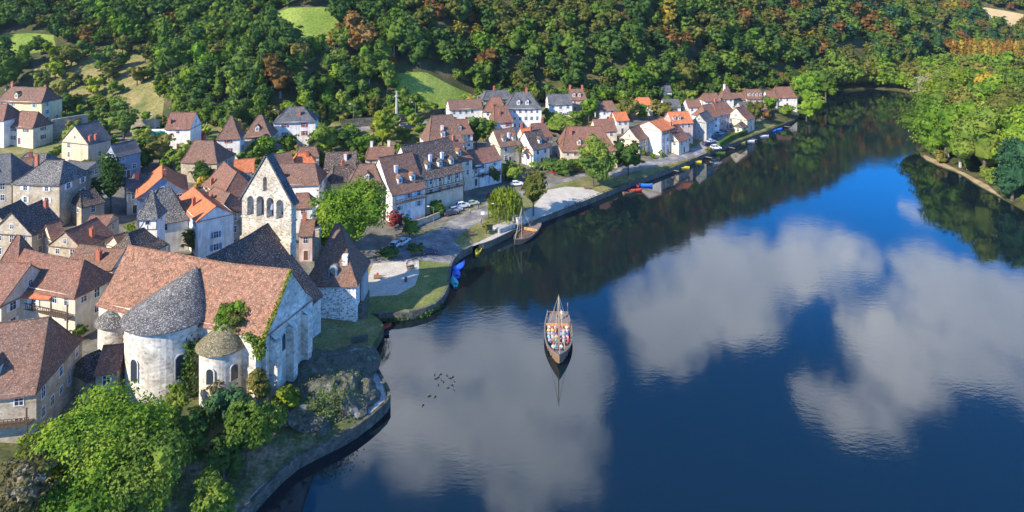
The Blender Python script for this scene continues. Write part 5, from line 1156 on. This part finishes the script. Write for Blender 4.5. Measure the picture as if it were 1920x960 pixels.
def person_mesh(seated):
    if seated:
        J = [(0,0,.5),(0,0,.72),(0,-.02,.98),(0,-.03,1.12),(0,-.05,1.24),(0,-.05,1.34),(.1,-.05,.5),(.12,-.45,.52),(.12,-.46,.1),(.12,-.58,.05),(-.1,-.05,.5),(-.12,-.45,.52),(-.12,-.46,.1),(-.12,-.58,.05),
             (.2,-.02,1.0),(.25,-.1,.76),(.14,-.3,.62),(.1,-.38,.6),(-.2,-.02,1.0),(-.25,-.1,.76),(-.14,-.3,.62),(-.1,-.38,.6)]
    else:
        J = [(0,0,.95),(0,0,1.15),(0,0,1.4),(0,0,1.52),(0,-.01,1.62),(0,-.01,1.72),(.1,0,.9),(.12,-.02,.5),(.12,.02,.1),(.12,-.14,.04),(-.1,0,.9),(-.12,-.02,.5),(-.12,.02,.1),(-.12,-.14,.04),
             (.2,0,1.42),(.27,.02,1.15),(.26,-.1,.92),(.26,-.15,.84),(-.2,0,1.42),(-.27,.02,1.15),(-.26,-.1,.92),(-.26,-.15,.84)]
    E_ = [(0,1),(1,2),(2,3),(3,4),(4,5),(0,6),(6,7),(7,8),(8,9),(0,10),(10,11),(11,12),(12,13),(2,14),(14,15),(15,16),(16,17),(2,18),(18,19),(19,20),(20,21)]
    r_ = [.15,.14,.16,.06,.1,.085,.1,.07,.05,.045,.1,.07,.05,.045,.065,.05,.04,.035,.065,.05,.04,.035]
    me = skin_body('person', J, E_, r_); hz = J[4][2]; cz = J[3][2]; pz = J[0][2]
    for k in ('skin','c_white','jean','hair_dark'): me.materials.append(M[k])
    mi = []
    for p in me.polygons:
        c = p.center
        if c.z > hz+.02 and (c.y > -.06 or c.z > hz+.1): m = 3
        elif c.z > cz-.02: m = 0
        elif seated and c.y < -.27 and c.z > .56 and abs(c.x) < .2: m = 0
        elif (not seated) and abs(c.x) > .2 and c.z < 1.0: m = 0
        elif c.z < (pz+.07 if not seated else .6) or (seated and c.y < -.2): m = 2
        else: m = 1
        mi.append(m)
    me.polygons.foreach_set('material_index', mi); me.polygons.foreach_set('use_smooth', [True]*len(mi)); return me
PS, PT = person_mesh(True), person_mesh(False)
def person(mesh, loc, rot, shirt, trousers='jean', hair='hair_dark', label='', group=None, scale=1.0, name='person'):
    o = link(name, mesh, None, loc, (0, 0, rot)); o.scale = (scale,)*3
    for i, m in ((1, shirt), (2, trousers), (3, hair)): o.material_slots[i].link = 'OBJECT'; o.material_slots[i].material = M[m]
    return tag(o, label, 'person', group)
def barge(p, ang, label, people, sc=1.0, L=15.5, W=5.0, flag=True):
    root = empty('sailing_barge', (p.x, p.y, 0), ang, label, 'sailing barge'); root.scale = (sc,)*3
    st, dp = hull_parts(root, L, W, 1.1, .95, .4, mats=('wood','deckw'), pw=2.3, thick=.16)
    dp('foredeck', .78, 1, .12, 'deckw'); dp('afterdeck', 0, .27, .25, 'deckw'); dp('floor', .27, .78, .75, 'deckw')
    b = MB(); b.tube((2.6,0,.3), (2.6,0,9.7), .13, .06, 8); b.build('mast', M['wood'], root)
    for q in ((-.6,2.2,1.2),(-.6,-2.2,1.2),(7.3,0,1.9),(5.2,1.0,1.3),(5.2,-1.0,1.3)):
        b = MB(); b.tube((2.6,0,9.5), q, .03, .03, 4); b.build('rigging', M['beige'], root)
    b = MB(); b.tube((2.5,.1,1.9), (-4.8,.5,3.3), .09, .06, 6); b.build('boom', M['wood'], root)
    b = MB(); b.tube((-6.0,-.2,1.5), (-10.6,-.6,.1), .09, .09, 6); b.box(-11.6,-10.2,-.66,-.54,-.5,.5); b.build('steering_oar', M['wood'], root)
    for xx in (-3.0,-1.9,-.8,.3,1.4,3.4): 
        b = MB(); b.box(xx-.18, xx+.18, -2.0, 2.0, .68, .74); b.box(xx-.15, xx+.15, -1.9, -1.8, .3, .68); b.box(xx-.15, xx+.15, 1.8, 1.9, .3, .68); b.build('bench', M['wood'], root)
    for xx in (-7.2, -4.6):
        for s in (-1, 1):
            b = MB(); b.tube((xx, s*1.9, 1.0), (xx, s*1.9, 2.1), .05, .05, 6); b.build('rail_post', M['metal'], root)
    b = MB(); b.box(-3.8, -3.55, -2.2, 2.2, .3, 1.35); b.build('cabin_wall', M['orangew'], root)
    if flag:
        b = MB(); b.tube((-7.2,1.9,2.0), (-7.2,1.9,3.4), .04, .03, 5)
        pole = b.build('flag_pole', M['metal'], root); b = MB()
        for i in range(6): x = -7.2-i*.2; y = 1.9+.1*math.sin(i*1.3); y2 = 1.9+.1*math.sin((i+1)*1.3); b.face([(x,y,2.6),(x-.2,y2,2.55),(x-.2,y2,3.25),(x,y,3.3)])
        b.build('flag', M['redp'], pole)
    if people:
        rs = random.Random(4); ca, sa = math.cos(ang), math.sin(ang); cl = ['c_white']*3+['c_pink','c_red','c_blue','c_teal','c_black','c_yellow','c_lav','c_white']
        wn = {'c_white':'white','c_pink':'pink','c_red':'red','c_blue':'blue','c_teal':'pale green','c_black':'black','c_yellow':'yellow','c_lav':'lavender'}
        for xx in (-3.0,-1.9,-.8,.3,1.4,3.4):
            for yy in (-1.65,-1.05,-.45,.4,1.0,1.6):
                if rs.random() < .1 or (xx > 3 and abs(yy) > 1.3): continue
                c_ = rs.choice(cl); x, y = (xx+rs.uniform(-.05,.05))*sc, (yy+rs.uniform(-.08,.08))*sc
                person(PS, (p.x+x*ca-y*sa, p.y+x*sa+y*ca, (.24)*sc+.02), ang+math.pi/2+rs.uniform(-.5,.5), c_, rs.choice(['jean','beige','c_black']), rs.choice(['hair_dark','hair_dark','hair_fair','hair_dark','c_white','beige']),
                       f'passenger in a {wn[c_]} top seated on a bench of the tour barge', f'seated passengers in {wn[c_]} tops', .98*sc)
        x, y = -6.0*sc, .7*sc
        person(PT, (p.x+x*ca-y*sa, p.y+x*sa+y*ca, 1.05*sc), ang+math.pi/2, 'c_white', 'beige', 'hair_fair', 'helmsman in white standing on the afterdeck of the tour barge', None, 1.05)
    return root
M['orangew'] = m_plain('varnished_wood', (.5,.26,.1))
bp = px(1047, 641, 0); barge(bp, math.atan2(-1, -.03)-.02, 'wooden tour barge with a bare mast full of seated passengers in mid river', True, 1.05)
bow, ste = px(966, 462, 0), px(1003, 428, 0); d = bow-ste
barge((bow+ste)/2, math.atan2(d.y, d.x), 'empty wooden sailing barge moored at the quay beside the willow', False, .92, flag=False)
for k in ('yel','blu','tealp','whi','redb'): pass
M['yel'] = m_plain('yellow_boat_paint', (.75,.6,.04)); M['blu'] = m_plain('blue_tarpaulin', (.03,.13,.55)); M['tealp'] = m_plain('turquoise_boat_paint', (.05,.42,.42)); M['whi'] = m_plain('white_boat_paint', (.7,.7,.68)); M['blk'] = m_plain('black_boat_paint', (.03,.03,.035))
def skiff(u, v, ang, mat, label, L=4.8, W=1.5, cover=None, group=None):
    p = px(u, v, 0); root = empty('rowing_boat', (p.x, p.y, 0), R(ang), label, 'boat', group)
    st, dp = hull_parts(root, L, W, .42, .25, .1, mats=(mat, mat), pw=1.7, thick=.06, bottom=-.1, stern_w=.72)
    for t in (-.22, .12): 
        b = MB(); b.box(t*L-.12, t*L+.12, -W*.44, W*.44, .26, .31); b.build('thwart', M['wood'], root)
    if cover:
        b = MB(); ss = st
        for a, c_ in zip(ss[:-1], ss[1:]):
            for s in (-1, 1): b.face([(a[0], s*a[1]*1.04, a[2]+.06), (c_[0], s*c_[1]*1.04, c_[2]+.06), (c_[0], 0, c_[2]+.42), (a[0], 0, a[2]+.42)])
        b.build('tarpaulin', M[cover], root)
    return root
skiff(898, 470, 80, 'yel', 'yellow canoe pulled against the bank left of the stone slip', 4.4, 1.3)
skiff(860, 503, 62, 'blu', 'boat under a bright blue tarpaulin beside the lawn, nearer the slip', 5.2, 2.0, 'blu'); skiff(855, 514, 100, 'blu', 'second blue covered boat closest to the turquoise one', 4.6, 1.8, 'blu')
skiff(851, 530, 105, 'tealp', 'turquoise boat tied to the curved lawn quay', 4.4, 1.6, 'tealp')
skiff(714, 617, 30, 'redb' if False else 'redp', 'small faded red rowing boat below the tower house', 4.2, 1.4); skiff(704, 630, 15, 'blk', 'dark flat boat drawn up below the tower house', 5.2, 1.5)
skiff(1191, 359, 10, 'redp', 'red canoe with an upturned shell at the grass bank', 4.6, 1.2, 'redp'); skiff(1211, 349, -8, 'blu', 'blue rowing boat at the bank left of the tall white gable reflection', 4.4, 1.5, 'blu'); skiff(1198, 348, 60, 'redp', 'small red boat touching the blue rowing boat', 2.6, 1.2)
skiff(1278, 315, -6, 'yel', 'longest yellow boat, nearest of the four moored yellow boats', 5.6, 1.8); skiff(1303, 304, -14, 'yel', 'yellow boat second from the near end of the moored row', 4.8, 1.6); skiff(1348, 287, -12, 'yel', 'yellow boat below the far parked cars', 4.8, 1.6); skiff(1387, 269, 6, 'yel', 'farthest yellow boat below the dark hedge', 4.8, 1.6)
skiff(1446, 247, 8, 'blu', 'left one of the two far blue boats', 4.8, 1.8, 'blu'); skiff(1458, 244, 8, 'blu', 'right one of the two far blue boats', 4.4, 1.8, 'blu'); skiff(1430, 256, 4, 'whi', 'white boat below the two far blue boats', 5.5, 1.6); skiff(1404, 265, -10, 'whi', 'grey white boat near the farthest yellow boat', 4.6, 1.4); skiff(1180, 362, 25, 'wood', 'brown wooden boat beside the red canoe', 4.6, 1.4)
# landing stage by the moored barge
def jetty():
    p = px(950, 437, 0); root = empty('landing_stage', (p.x, p.y, 0), R(45), 'stone and timber landing stage with railings between the willow and the moored barge', 'jetty')
    b = MB(); b.box(-5, 5, -2.4, 1.6, -1.5, 1.75); b.build('platform', M['quay'], root); b = MB(); b.box(-4.8, 1, -2.2, .8, 1.75, 2.9); b.build('low_wall', M['grey'], root)
    for i in range(8): b = MB(); x = -4.6+i*1.3; b.tube((x, -2.2, 1.75), (x, -2.2, 2.75), .04, .04, 5); b.build('railing_post', M['trim'], root)
    b = MB(); b.tube((-4.6, -2.2, 2.75), (4.5, -2.2, 2.75), .04, .04, 5); b.build('handrail', M['trim'], root)
    b = MB(); b.box(3.2, 4.9, -.9, 1.4, 1.75, 3.3); b.box(3.0, 5.1, -1.1, 1.6, 3.3, 3.45); b.build('kiosk', M['white'], root)
jetty()
for i in range(5): 
    u, v = [(1262,322),(1325,297),(1368,279),(1410,263),(1478,240)][i]; p = px(u, v, 0); root = empty('jetty', (p.x, p.y, 0), R(-40), ['plank jetty before the nearest yellow boat','plank jetty between the second and third yellow boats','plank jetty near the third yellow boat','plank jetty by the grey white boat','plank jetty at the far end of the quay'][i], 'jetty')
    b = MB(); b.box(-2.2, 2.2, -.5, .5, .55, .65); b.build('deck', M['deckw'], root)
    for s in (-2, 2): b = MB(); b.tube((s, -.4, -1), (s, -.4, .9), .07, .07, 5); b.build('post', M['timber'], root)
# ducks
b = MB(); b2 = MB(); v_, f_ = ICO2
def duck_mesh():
    b = MB()
    for t in f_: b.face([(v_[i][0]*.26, v_[i][1]*.13, v_[i][2]*.12+.06) for i in t], 0)
    for t in ICO1[1]: b.face([(ICO1[0][i][0]*.075+.23, ICO1[0][i][1]*.06, ICO1[0][i][2]*.07+.27) for i in t], 1)
    b.tube((.17,0,.1), (.22,0,.25), .055, .045, 6, 1); b.tube((.29,0,.26), (.38,0,.25), .03, .015, 5, 2); b.tube((-.22,0,.08), (-.36,0,.16), .06, .02, 5, 0)
    return b.mesh('duck', [M['blk'], M['brownp'], M['yel']], True)
dm_ = duck_mesh(); rs_ = random.Random(3)
for i, (u, v) in enumerate([(815,703),(826,702),(838,704),(822,708),(849,707),(817,710),(844,709),(852,714),(832,716),(822,722),(848,722),(840,727),(851,730),(806,742),(816,744),(804,743),(793,760),(828,712)]):
    o = link('duck', dm_, None, px(u, v, .0), (0, 0, rs_.uniform(0, 6.28))); o.scale = (.85,)*3; tag(o, 'dark duck swimming in the loose flock left of the tour barge', 'duck', 'ducks swimming in mid river')
# ------------------------------------------------------------------ cars, lorry, lamps
CARP = {}
def car_proto():
    prof = [(-2.05,.35),(-2.08,.75),(-1.95,.95),(-1.1,1.0),(.95,.98),(1.75,.85),(2.05,.65),(2.08,.35)]
    b = MB(); W = .86
    for s in (-1, 1): b.face([(x, s*W, z) for x, z in prof][::s])
    for (x0, z0), (x1, z1) in zip(prof, prof[1:]+prof[:1]): b.face([(x0,-W,z0),(x1,-W,z1),(x1,W,z1),(x0,W,z0)])
    b.face([(-1.35,-.62,1.46),(.25,-.62,1.46),(.25,.62,1.46),(-1.35,.62,1.46)]); b.face([(-1.35,-.62,1.42),(.25,-.62,1.42),(.25,.62,1.42),(-1.35,.62,1.42)])
    for s in (-1, 1):
        for xt, xb in ((.25,.95),(-.55,-.55),(-1.35,-1.85)): b.tube((xt, s*.62, 1.44), (xb, s*.82, .97), .045, .045, 4)
        b.tube((-1.35, s*.62, 1.44), (.25, s*.62, 1.44), .04, .04, 4)
    CARP['body'] = b.mesh('car_body', M['whi'])
    g = MB(); T_ = [(-1.33,-.6,1.43),(.23,-.6,1.43),(.23,.6,1.43),(-1.33,.6,1.43)]; B_ = [(-1.8,-.8,.98),(.9,-.8,.98),(.9,.8,.98),(-1.8,.8,.98)]
    for i in range(4): j = (i+1) % 4; g.face([B_[i], B_[j], T_[j], T_[i]])
    CARP['windows'] = g.mesh('car_windows', M['glass'])
    w = MB(); w.tube((0,-.1,0), (0,.1,0), .32, .32, 14, 0); w.tube((0,-.112,0), (0,.112,0), .18, .18, 10, 1); CARP['wheel'] = w.mesh('wheel', [M['rubber'], M['metal']])
    l = MB(); l.box(-.03,.03,-.16,.16,-.08,.08); CARP['headlight'] = l.mesh('headlight', M['trim']); l = MB(); l.box(-.03,.03,-.13,.13,-.1,.1); CARP['tail_light'] = l.mesh('tail_light', M['redp'])
car_proto()
def car(u, v, ang, paint, label, group=None, sc=1.0, tall=1.0):
    p = hit(u, v); z = max(T(p.x, p.y), T(p.x+1, p.y), T(p.x, p.y+1), T(p.x-1, p.y-1))+.02; root = empty('car', (p.x, p.y, z), R(ang), label, 'car', group); root.scale = (sc, sc, sc*tall)
    o = link('body', CARP['body'], root); o.material_slots[0].link = 'OBJECT'; o.material_slots[0].material = M[paint]; link('windows', CARP['windows'], root)
    for x in (-1.3, 1.3):
        for y in (-.78, .78): link('wheel', CARP['wheel'], root, (x, y, .32))
    for y in (-.62, .62): link('headlight', CARP['headlight'], root, (2.05, y, .66)); link('tail_light', CARP['tail_light'], root, (-2.06, y, .76))
M['silver'] = m_plain('silver_paint', (.45,.46,.47), .3, .5); M['navy'] = m_plain('navy_paint', (.03,.05,.12), .25, .5); M['dkgrey'] = m_plain('dark_grey_paint', (.07,.07,.08), .3, .5); M['lgreen'] = m_plain('pale_green_paint', (.5,.6,.42), .3, .5); M['carw'] = m_plain('white_car_paint', (.75,.75,.74), .25, .5)
car(742, 463, 70, 'carw', 'white hatchback parked left of its twin under the big round tree'); car(757, 457, 68, 'carw', 'white car parked on the right of the pair under the big round tree')
car(805, 474, 15, 'navy', 'dark car in the tree shadow above the gravel courtyard'); car(845, 403, 30, 'dkgrey', 'black hatchback beside the low pinkish garden wall')
car(867, 390, 24, 'carw', 'white van-like car in the middle of the riverside row', tall=1.2); car(886, 384, 24, 'lgreen', 'pale green small car at the right end of the riverside row', sc=.9); car(853, 397, 28, 'silver', 'silver car just behind the black hatchback')
car(969, 348, 10, 'carw', 'white car half hidden behind the willow and the round lime tree'); car(925, 370, 40, 'redp', 'red car in the shade of the riverside houses')
for (u, v, pn, l) in ((1325,268,'navy','blue car nearest in the far quay row'),(1333,264,'carw','white car second in the far quay row'),(1338,259,'dkgrey','grey car third in the far quay row'),(1344,256,'dkgrey','dark car in the middle of the far quay row'),(1350,253,'silver','silver car near the end of the far quay row'),(1356,250,'navy','navy car at the far end of the far quay row'),(1342,273,'carw','white van on the grass edge of the far quay')): car(u, v, 35 if u != 1342 else 10, pn, l, tall=1.0 if u != 1342 else 1.3)
def lorry():
    p = hit(330, 266); z = T(p.x, p.y)+.1; root = empty('lorry', (p.x, p.y, z), R(1), 'articulated lorry with a green curtain-sided trailer and a red cab on the hillside road', 'lorry')
    b = MB(); b.box(-8.6, 7.0, -1.25, 1.25, 1.1, 4.0, 0); b.box(-8.62, 7.02, -1.28, 1.28, 3.85, 4.05, 1); b.box(-8.65, -8.5, -1.28, 1.28, 1.1, 4.0, 1)
    b.box(-8.4, -7.0, -1.27, -1.25, 1.7, 3.4, 2); b.build('trailer', [M['tarp'], M['trim'], M['ltblue']], root)
    b = MB(); b.face([(7.4,-1.25,.7),(9.7,-1.25,.7),(9.7,-1.25,2.2),(9.3,-1.25,3.4),(7.4,-1.25,3.6)]); b.face([(7.4,1.25,.7),(9.7,1.25,.7),(9.7,1.25,2.2),(9.3,1.25,3.4),(7.4,1.25,3.6)][::-1])
    for a, c_ in (((7.4,.7),(9.7,.7)),((9.7,.7),(9.7,2.2)),((9.7,2.2),(9.3,3.4)),((9.3,3.4),(7.4,3.6)),((7.4,3.6),(7.4,.7))): b.face([(a[0],-1.25,a[1]),(c_[0],-1.25,c_[1]),(c_[0],1.25,c_[1]),(a[0],1.25,a[1])])
    cab = b.build('cab', M['redc'], root); b = MB(); b.face([(9.72,-1.1,2.25),(9.72,1.1,2.25),(9.36,1.1,3.2),(9.36,-1.1,3.2)]); b.face([(8.3,-1.26,2.2),(9.5,-1.26,2.2),(9.2,-1.26,3.1),(8.3,-1.26,3.1)]); b.build('window', M['glass'], cab)
    for x in (-6.8,-5.6,-4.4,6.6,8.6):
        for y in (-1.1, 1.1): b = MB(); b.tube((x, y-.14, .5), (x, y+.14, .5), .5, .5, 14); b.build('wheel', M['rubber'], root)
M['tarp'] = m_plain('green_tarpaulin', (.015,.22,.15)); M['redc'] = m_plain('red_lorry_paint', (.6,.03,.02), .3, .5)
lorry()
for i, (u, v) in enumerate([(663,238),(779,234),(522,250),(291,262),(813,425),(934,415)]):
    p = hit(u, v); z = T(p.x, p.y); root = empty('street_lamp', (p.x, p.y, z), 0, ['street lamp on the upper road above the leafy tree row','street lamp beside the road signs on the upper road','street lamp left of the slate roofed white villa','street lamp behind the lorry trailer','slim street lamp at the edge of the riverside car park','slim street lamp in front of the willow'][i], 'street lamp')
    h = 8.5 if i < 4 else 5; b = MB(); b.tube((0,0,-.3), (0,0,h), .11, .07, 7); b.build('pole', M['metal'], root); b = MB(); b.tube((0,0,h), (-1.2,0,h+.35), .06, .05, 6); b.build('arm', M['metal'], root); b = MB(); b.box(-1.75,-1.1,-.13,.13,h+.28,h+.42); b.build('lamp_head', M['trim'], root)
def monument():
    p = hit(742, 236); z = T(p.x, p.y); root = empty('monument', (p.x, p.y+2, z), 0, 'tall narrow pale stone monument on the slope above the upper road', 'monument')
    b = MB(); b.box(-1.6,1.6,-1,1,-1,2.4); b.build('base', M['grey'], root); b = MB(); b.tube((0,0,2.4), (0,0,11), .6, .42, 8); b.build('shaft', M['grey'], root); b = MB(); b.tube((0,0,11), (0,0,11.4), .8, .8, 8); b.tube((0,0,11.4), (0,0,13.2), .38, .22, 8); b.build('statue', M['grey'], root)
monument()
def board(u, v, w, h, mat, label, name='sign', cat='sign', hp=2.2):
    p = hit(u, v); z = T(p.x, p.y); root = empty(name, (p.x, p.y, z), R(10), label, cat); b = MB(); b.box(-w/2, w/2, -.03, .03, hp-h, hp); b.build('panel', M[mat], root)
    for s in (-.4, .4): b = MB(); b.tube((s*w, .06, -.2), (s*w, .06, hp), .04, .04, 5); b.build('post', M['metal'], root)
board(918, 430, 1.6, 1.5, 'dkgrey', 'dark information board on the grass by the slip'); board(774, 238, 1.2, 2.4, 'trim', 'stack of small white road signs beside the upper road lamp', hp=3.6); board(1041, 325, 3.0, 1.4, 'redp', 'red panel fence between the hedge and the road', 'fence', 'fence', 1.5); board(905, 412, 1.0, .9, 'trim', 'small white notice near the riverside car park')
def bench(u, v, ang, label, name='bench'):
    p = hit(u, v); z = T(p.x, p.y); root = empty(name, (p.x, p.y, z), R(ang), label, 'bench'); b = MB(); b.box(-.9,.9,-.25,.2,.42,.48); b.build('seat', M['wood'], root); b = MB(); b.box(-.9,.9,.2,.25,.5,.95); b.build('backrest', M['wood'], root)
    for s in (-.75, .75): b = MB(); b.box(s-.05,s+.05,-.2,.22,0,.42); b.build('leg', M['metal'], root)
    return root
bench(770, 506, 20, 'wooden bench with a visitor on the gravel courtyard'); bench(708, 524, -10, 'wooden bench at the wall of the tower house courtyard'); bench(885, 437, 25, 'bench on the grass strip near the information board'); bench(1100, 352, 5, 'bench beside the gravel square under the trees')
p = hit(763, 500); person(PT, (p.x, p.y, T(p.x, p.y)), .6, 'c_pink', 'jean', 'hair_dark', 'person in a pink top standing by the bench on the gravel courtyard'); p = hit(768, 506); person(PS, (p.x+.2, p.y, T(p.x, p.y)), .3, 'c_black', 'jean', 'hair_dark', 'person in dark clothes seated on the courtyard bench')
p = hit(708, 520); person(PS, (p.x, p.y-.1, T(p.x, p.y)), .2, 'c_red', 'c_black', 'hair_dark', 'person in red seated on the bench by the tower house')
for u, v, c_, l in ((897,392,'c_blue','walker in blue beside the pale green car'),(882,402,'c_white','walker in white crossing the riverside car park'),(1290,286,'c_red','walker in red on the far quay road'),(902,420,'c_pink','walker in pink on the riverside road')):
    p = hit(u, v); person(PT, (p.x, p.y, T(p.x, p.y)), 1.0, c_, 'jean', 'hair_dark', l)
def bin_(u, v):
    p = hit(u, v); b = MB(); b.tube((0,0,0), (0,0,.95), .3, .34, 10); b.tube((0,0,.95), (0,0,1.02), .37, .3, 10); o = b.build('litter_bin', M['dkgrey']); o.location = (p.x, p.y, T(p.x, p.y)); tag(o, 'dark litter bin at the edge of the courtyard lawn', 'bin')
bin_(761, 528)
HAZE = .00005
# ------------------------------------------------------------------ sky, sun, camera
def sky():
    w = bpy.data.worlds.new('World'); bpy.context.scene.world = w; w.use_nodes = True; nt = w.node_tree; N, L = nt.nodes, nt.links; N.clear()
    o = N.new('ShaderNodeOutputWorld'); bg = N.new('ShaderNodeBackground'); L.new(bg.outputs[0], o.inputs[0])
    s = N.new('ShaderNodeTexSky'); s.sky_type = 'NISHITA'; s.sun_disc = False; s.sun_elevation = SUN_EL
    s.sun_rotation = math.atan2(SUN.x, SUN.y); s.air_density = 1.0; s.dust_density = .25; s.ozone_density = 2.5; s.altitude = 150
    gr = N.new('ShaderNodeValToRGB'); e = gr.color_ramp.elements
    for q in range(2): e.new(.5)
    for q, (a_, c_) in enumerate(((.12,(.4,7.2,22.5)),(.27,(.1,5.4,19.0)),(.47,(.02,1.9,6.8)),(1.0,(.2,1.3,4.6)))): e[q].position = a_; e[q].color = c4(c_)
    hs = N.new('ShaderNodeHueSaturation'); hs.inputs['Saturation'].default_value = 1.38; hs.inputs['Value'].default_value = .92; L.new(s.outputs[0], hs.inputs['Color'])
    tc = N.new('ShaderNodeTexCoord').outputs['Generated']; sp = N.new('ShaderNodeSeparateXYZ'); L.new(tc, sp.inputs[0])
    def m(op, a, b=None, c=None):
        n = N.new('ShaderNodeMath'); n.operation = op
        for i, x in enumerate((a, b, c)):
            if x is None: continue
            if hasattr(x, 'is_output'): L.new(x, n.inputs[i])
            else: n.inputs[i].default_value = x
        return n.outputs[0]
    az = m('ARCTAN2', sp.outputs[0], sp.outputs[1]); el = m('ARCSINE', sp.outputs[2])
    L.new(sp.outputs[2], gr.inputs[0]); skyc = mix(nt, .95, hs.outputs[0], gr.outputs[0])
    nz = noise(nt, 4.5, 9, tc, .62); nz2 = noise(nt, 17, 5, tc, .6); sc = N.new('ShaderNodeSeparateColor'); L.new(nz.outputs['Color'], sc.inputs[0])
    az2 = m('MULTIPLY_ADD', m('SUBTRACT', sc.outputs[0], .5), .3, az); el2 = m('MULTIPLY_ADD', m('SUBTRACT', sc.outputs[1], .5), .2, el)
    BL = [(1270,570,110,120),(1400,515,130,80),(1530,500,110,75),(1390,590,110,70),(1300,670,80,60),(1230,650,70,80),
          (1700,690,160,105),(1800,590,150,110),(1590,770,90,75),(1900,600,150,130),(1750,500,130,55),(1850,730,110,70),(1640,620,90,70),
          (1000,820,150,150),(820,740,190,130),(760,880,150,110),(1040,690,110,90),(1735,405,45,26),(930,640,150,70),(700,640,120,90),(620,780,90,90)]
    tot = None
    for (u, v, a, b) in BL:
        x, z = (u-960)/F, (v-VH)/F; A = math.atan2(x, 1); E = math.atan2(z, math.sqrt(x*x+1)); ra = a/F/(1+x*x)**.9; re = b/F/(1+x*x+z*z)**.9
        dx = m('MULTIPLY', m('SUBTRACT', az2, A), 1/ra); dz = m('MULTIPLY', m('SUBTRACT', el2, E), 1/re)
        d = m('SUBTRACT', 1.0, m('ADD', m('MULTIPLY', dx, dx), m('MULTIPLY', dz, dz))); d = m('MAXIMUM', d, 0.0)
        tot = d if tot is None else m('ADD', tot, d)
    # thin scattered cloud elsewhere in the sky
    back = m('MULTIPLY', m('SUBTRACT', noise(nt, 3.2, 6, tc).outputs[0], .52), 4.0); isback = m('LESS_THAN', sp.outputs[1], .1); back = m('MAXIMUM', m('MULTIPLY', back, isback), 0.0)
    tot = m('ADD', tot, back); dens = m('ADD', m('MINIMUM', tot, 1.3), m('MULTIPLY', m('MULTIPLY', m('SUBTRACT', nz2.outputs[0], .5), 2.1), m('MINIMUM', m('MULTIPLY', tot, 2.5), 1.0)))
    k = ramp(nt, dens, [(.04, (0,0,0)), (.3, (.36,.36,.36)), (.7, (.72,.72,.72)), (1.0, (.95,.95,.95))])
    cc = ramp(nt, noise(nt, 4, 6, tc, .6).outputs[0], [(.3, (8.5,10,12.5)), (.52, (14,15,17)), (.75, (21.5,21.5,22))])
    c = mix(nt, k.outputs[0], skyc, cc.outputs[0]); L.new(c, bg.inputs[0]); bg.inputs[1].default_value = .085
sky()
sl = bpy.data.lights.new('sun', 'SUN'); sl.energy = 5.0; sl.angle = R(.53); sl.color = (1, .91, .77)
so = bpy.data.objects.new('sun', sl); C.objects.link(so)
dv = Vector((SUN.x*math.cos(SUN_EL), SUN.y*math.cos(SUN_EL), math.sin(SUN_EL))); so.rotation_euler = dv.to_track_quat('Z', 'Y').to_euler()
cd = bpy.data.cameras.new('camera'); co = bpy.data.objects.new('camera', cd); C.objects.link(co); co.location = (0, 0, CAMZ); co.rotation_euler = (R(90), 0, 0)
cd.sensor_width = 36; cd.lens = 36*F/1920; cd.shift_x = 0; cd.shift_y = -(480-VH)/1920; cd.clip_end = 5000; cd.clip_start = .5
sc_ = bpy.context.scene; sc_.camera = co
sc_.view_settings.view_transform = 'Standard'; sc_.view_settings.look = 'None'; sc_.view_settings.exposure = .9; sc_.view_settings.gamma = 1; sc_.view_settings.use_curve_mapping = False
sc_.cycles.max_bounces = 5; sc_.cycles.diffuse_bounces = 3; sc_.cycles.glossy_bounces = 2; sc_.cycles.transmission_bounces = 2; sc_.cycles.use_denoising = True
sc_.render.use_persistent_data = False

if HAZE:
    m, nt, N, L = newmat('haze'); o = N.new('ShaderNodeOutputMaterial'); v = N.new('ShaderNodeVolumePrincipled'); v.inputs['Color'].default_value = (.75,.86,1,1); v.inputs['Density'].default_value = HAZE
    v.inputs['Anisotropy'].default_value = .2; L.new(v.outputs[0], o.inputs['Volume'])
    b = MB(); b.box(-1000, 1400, -170, 1600, -4, 262); tag(b.build('haze', m), kind='stuff')
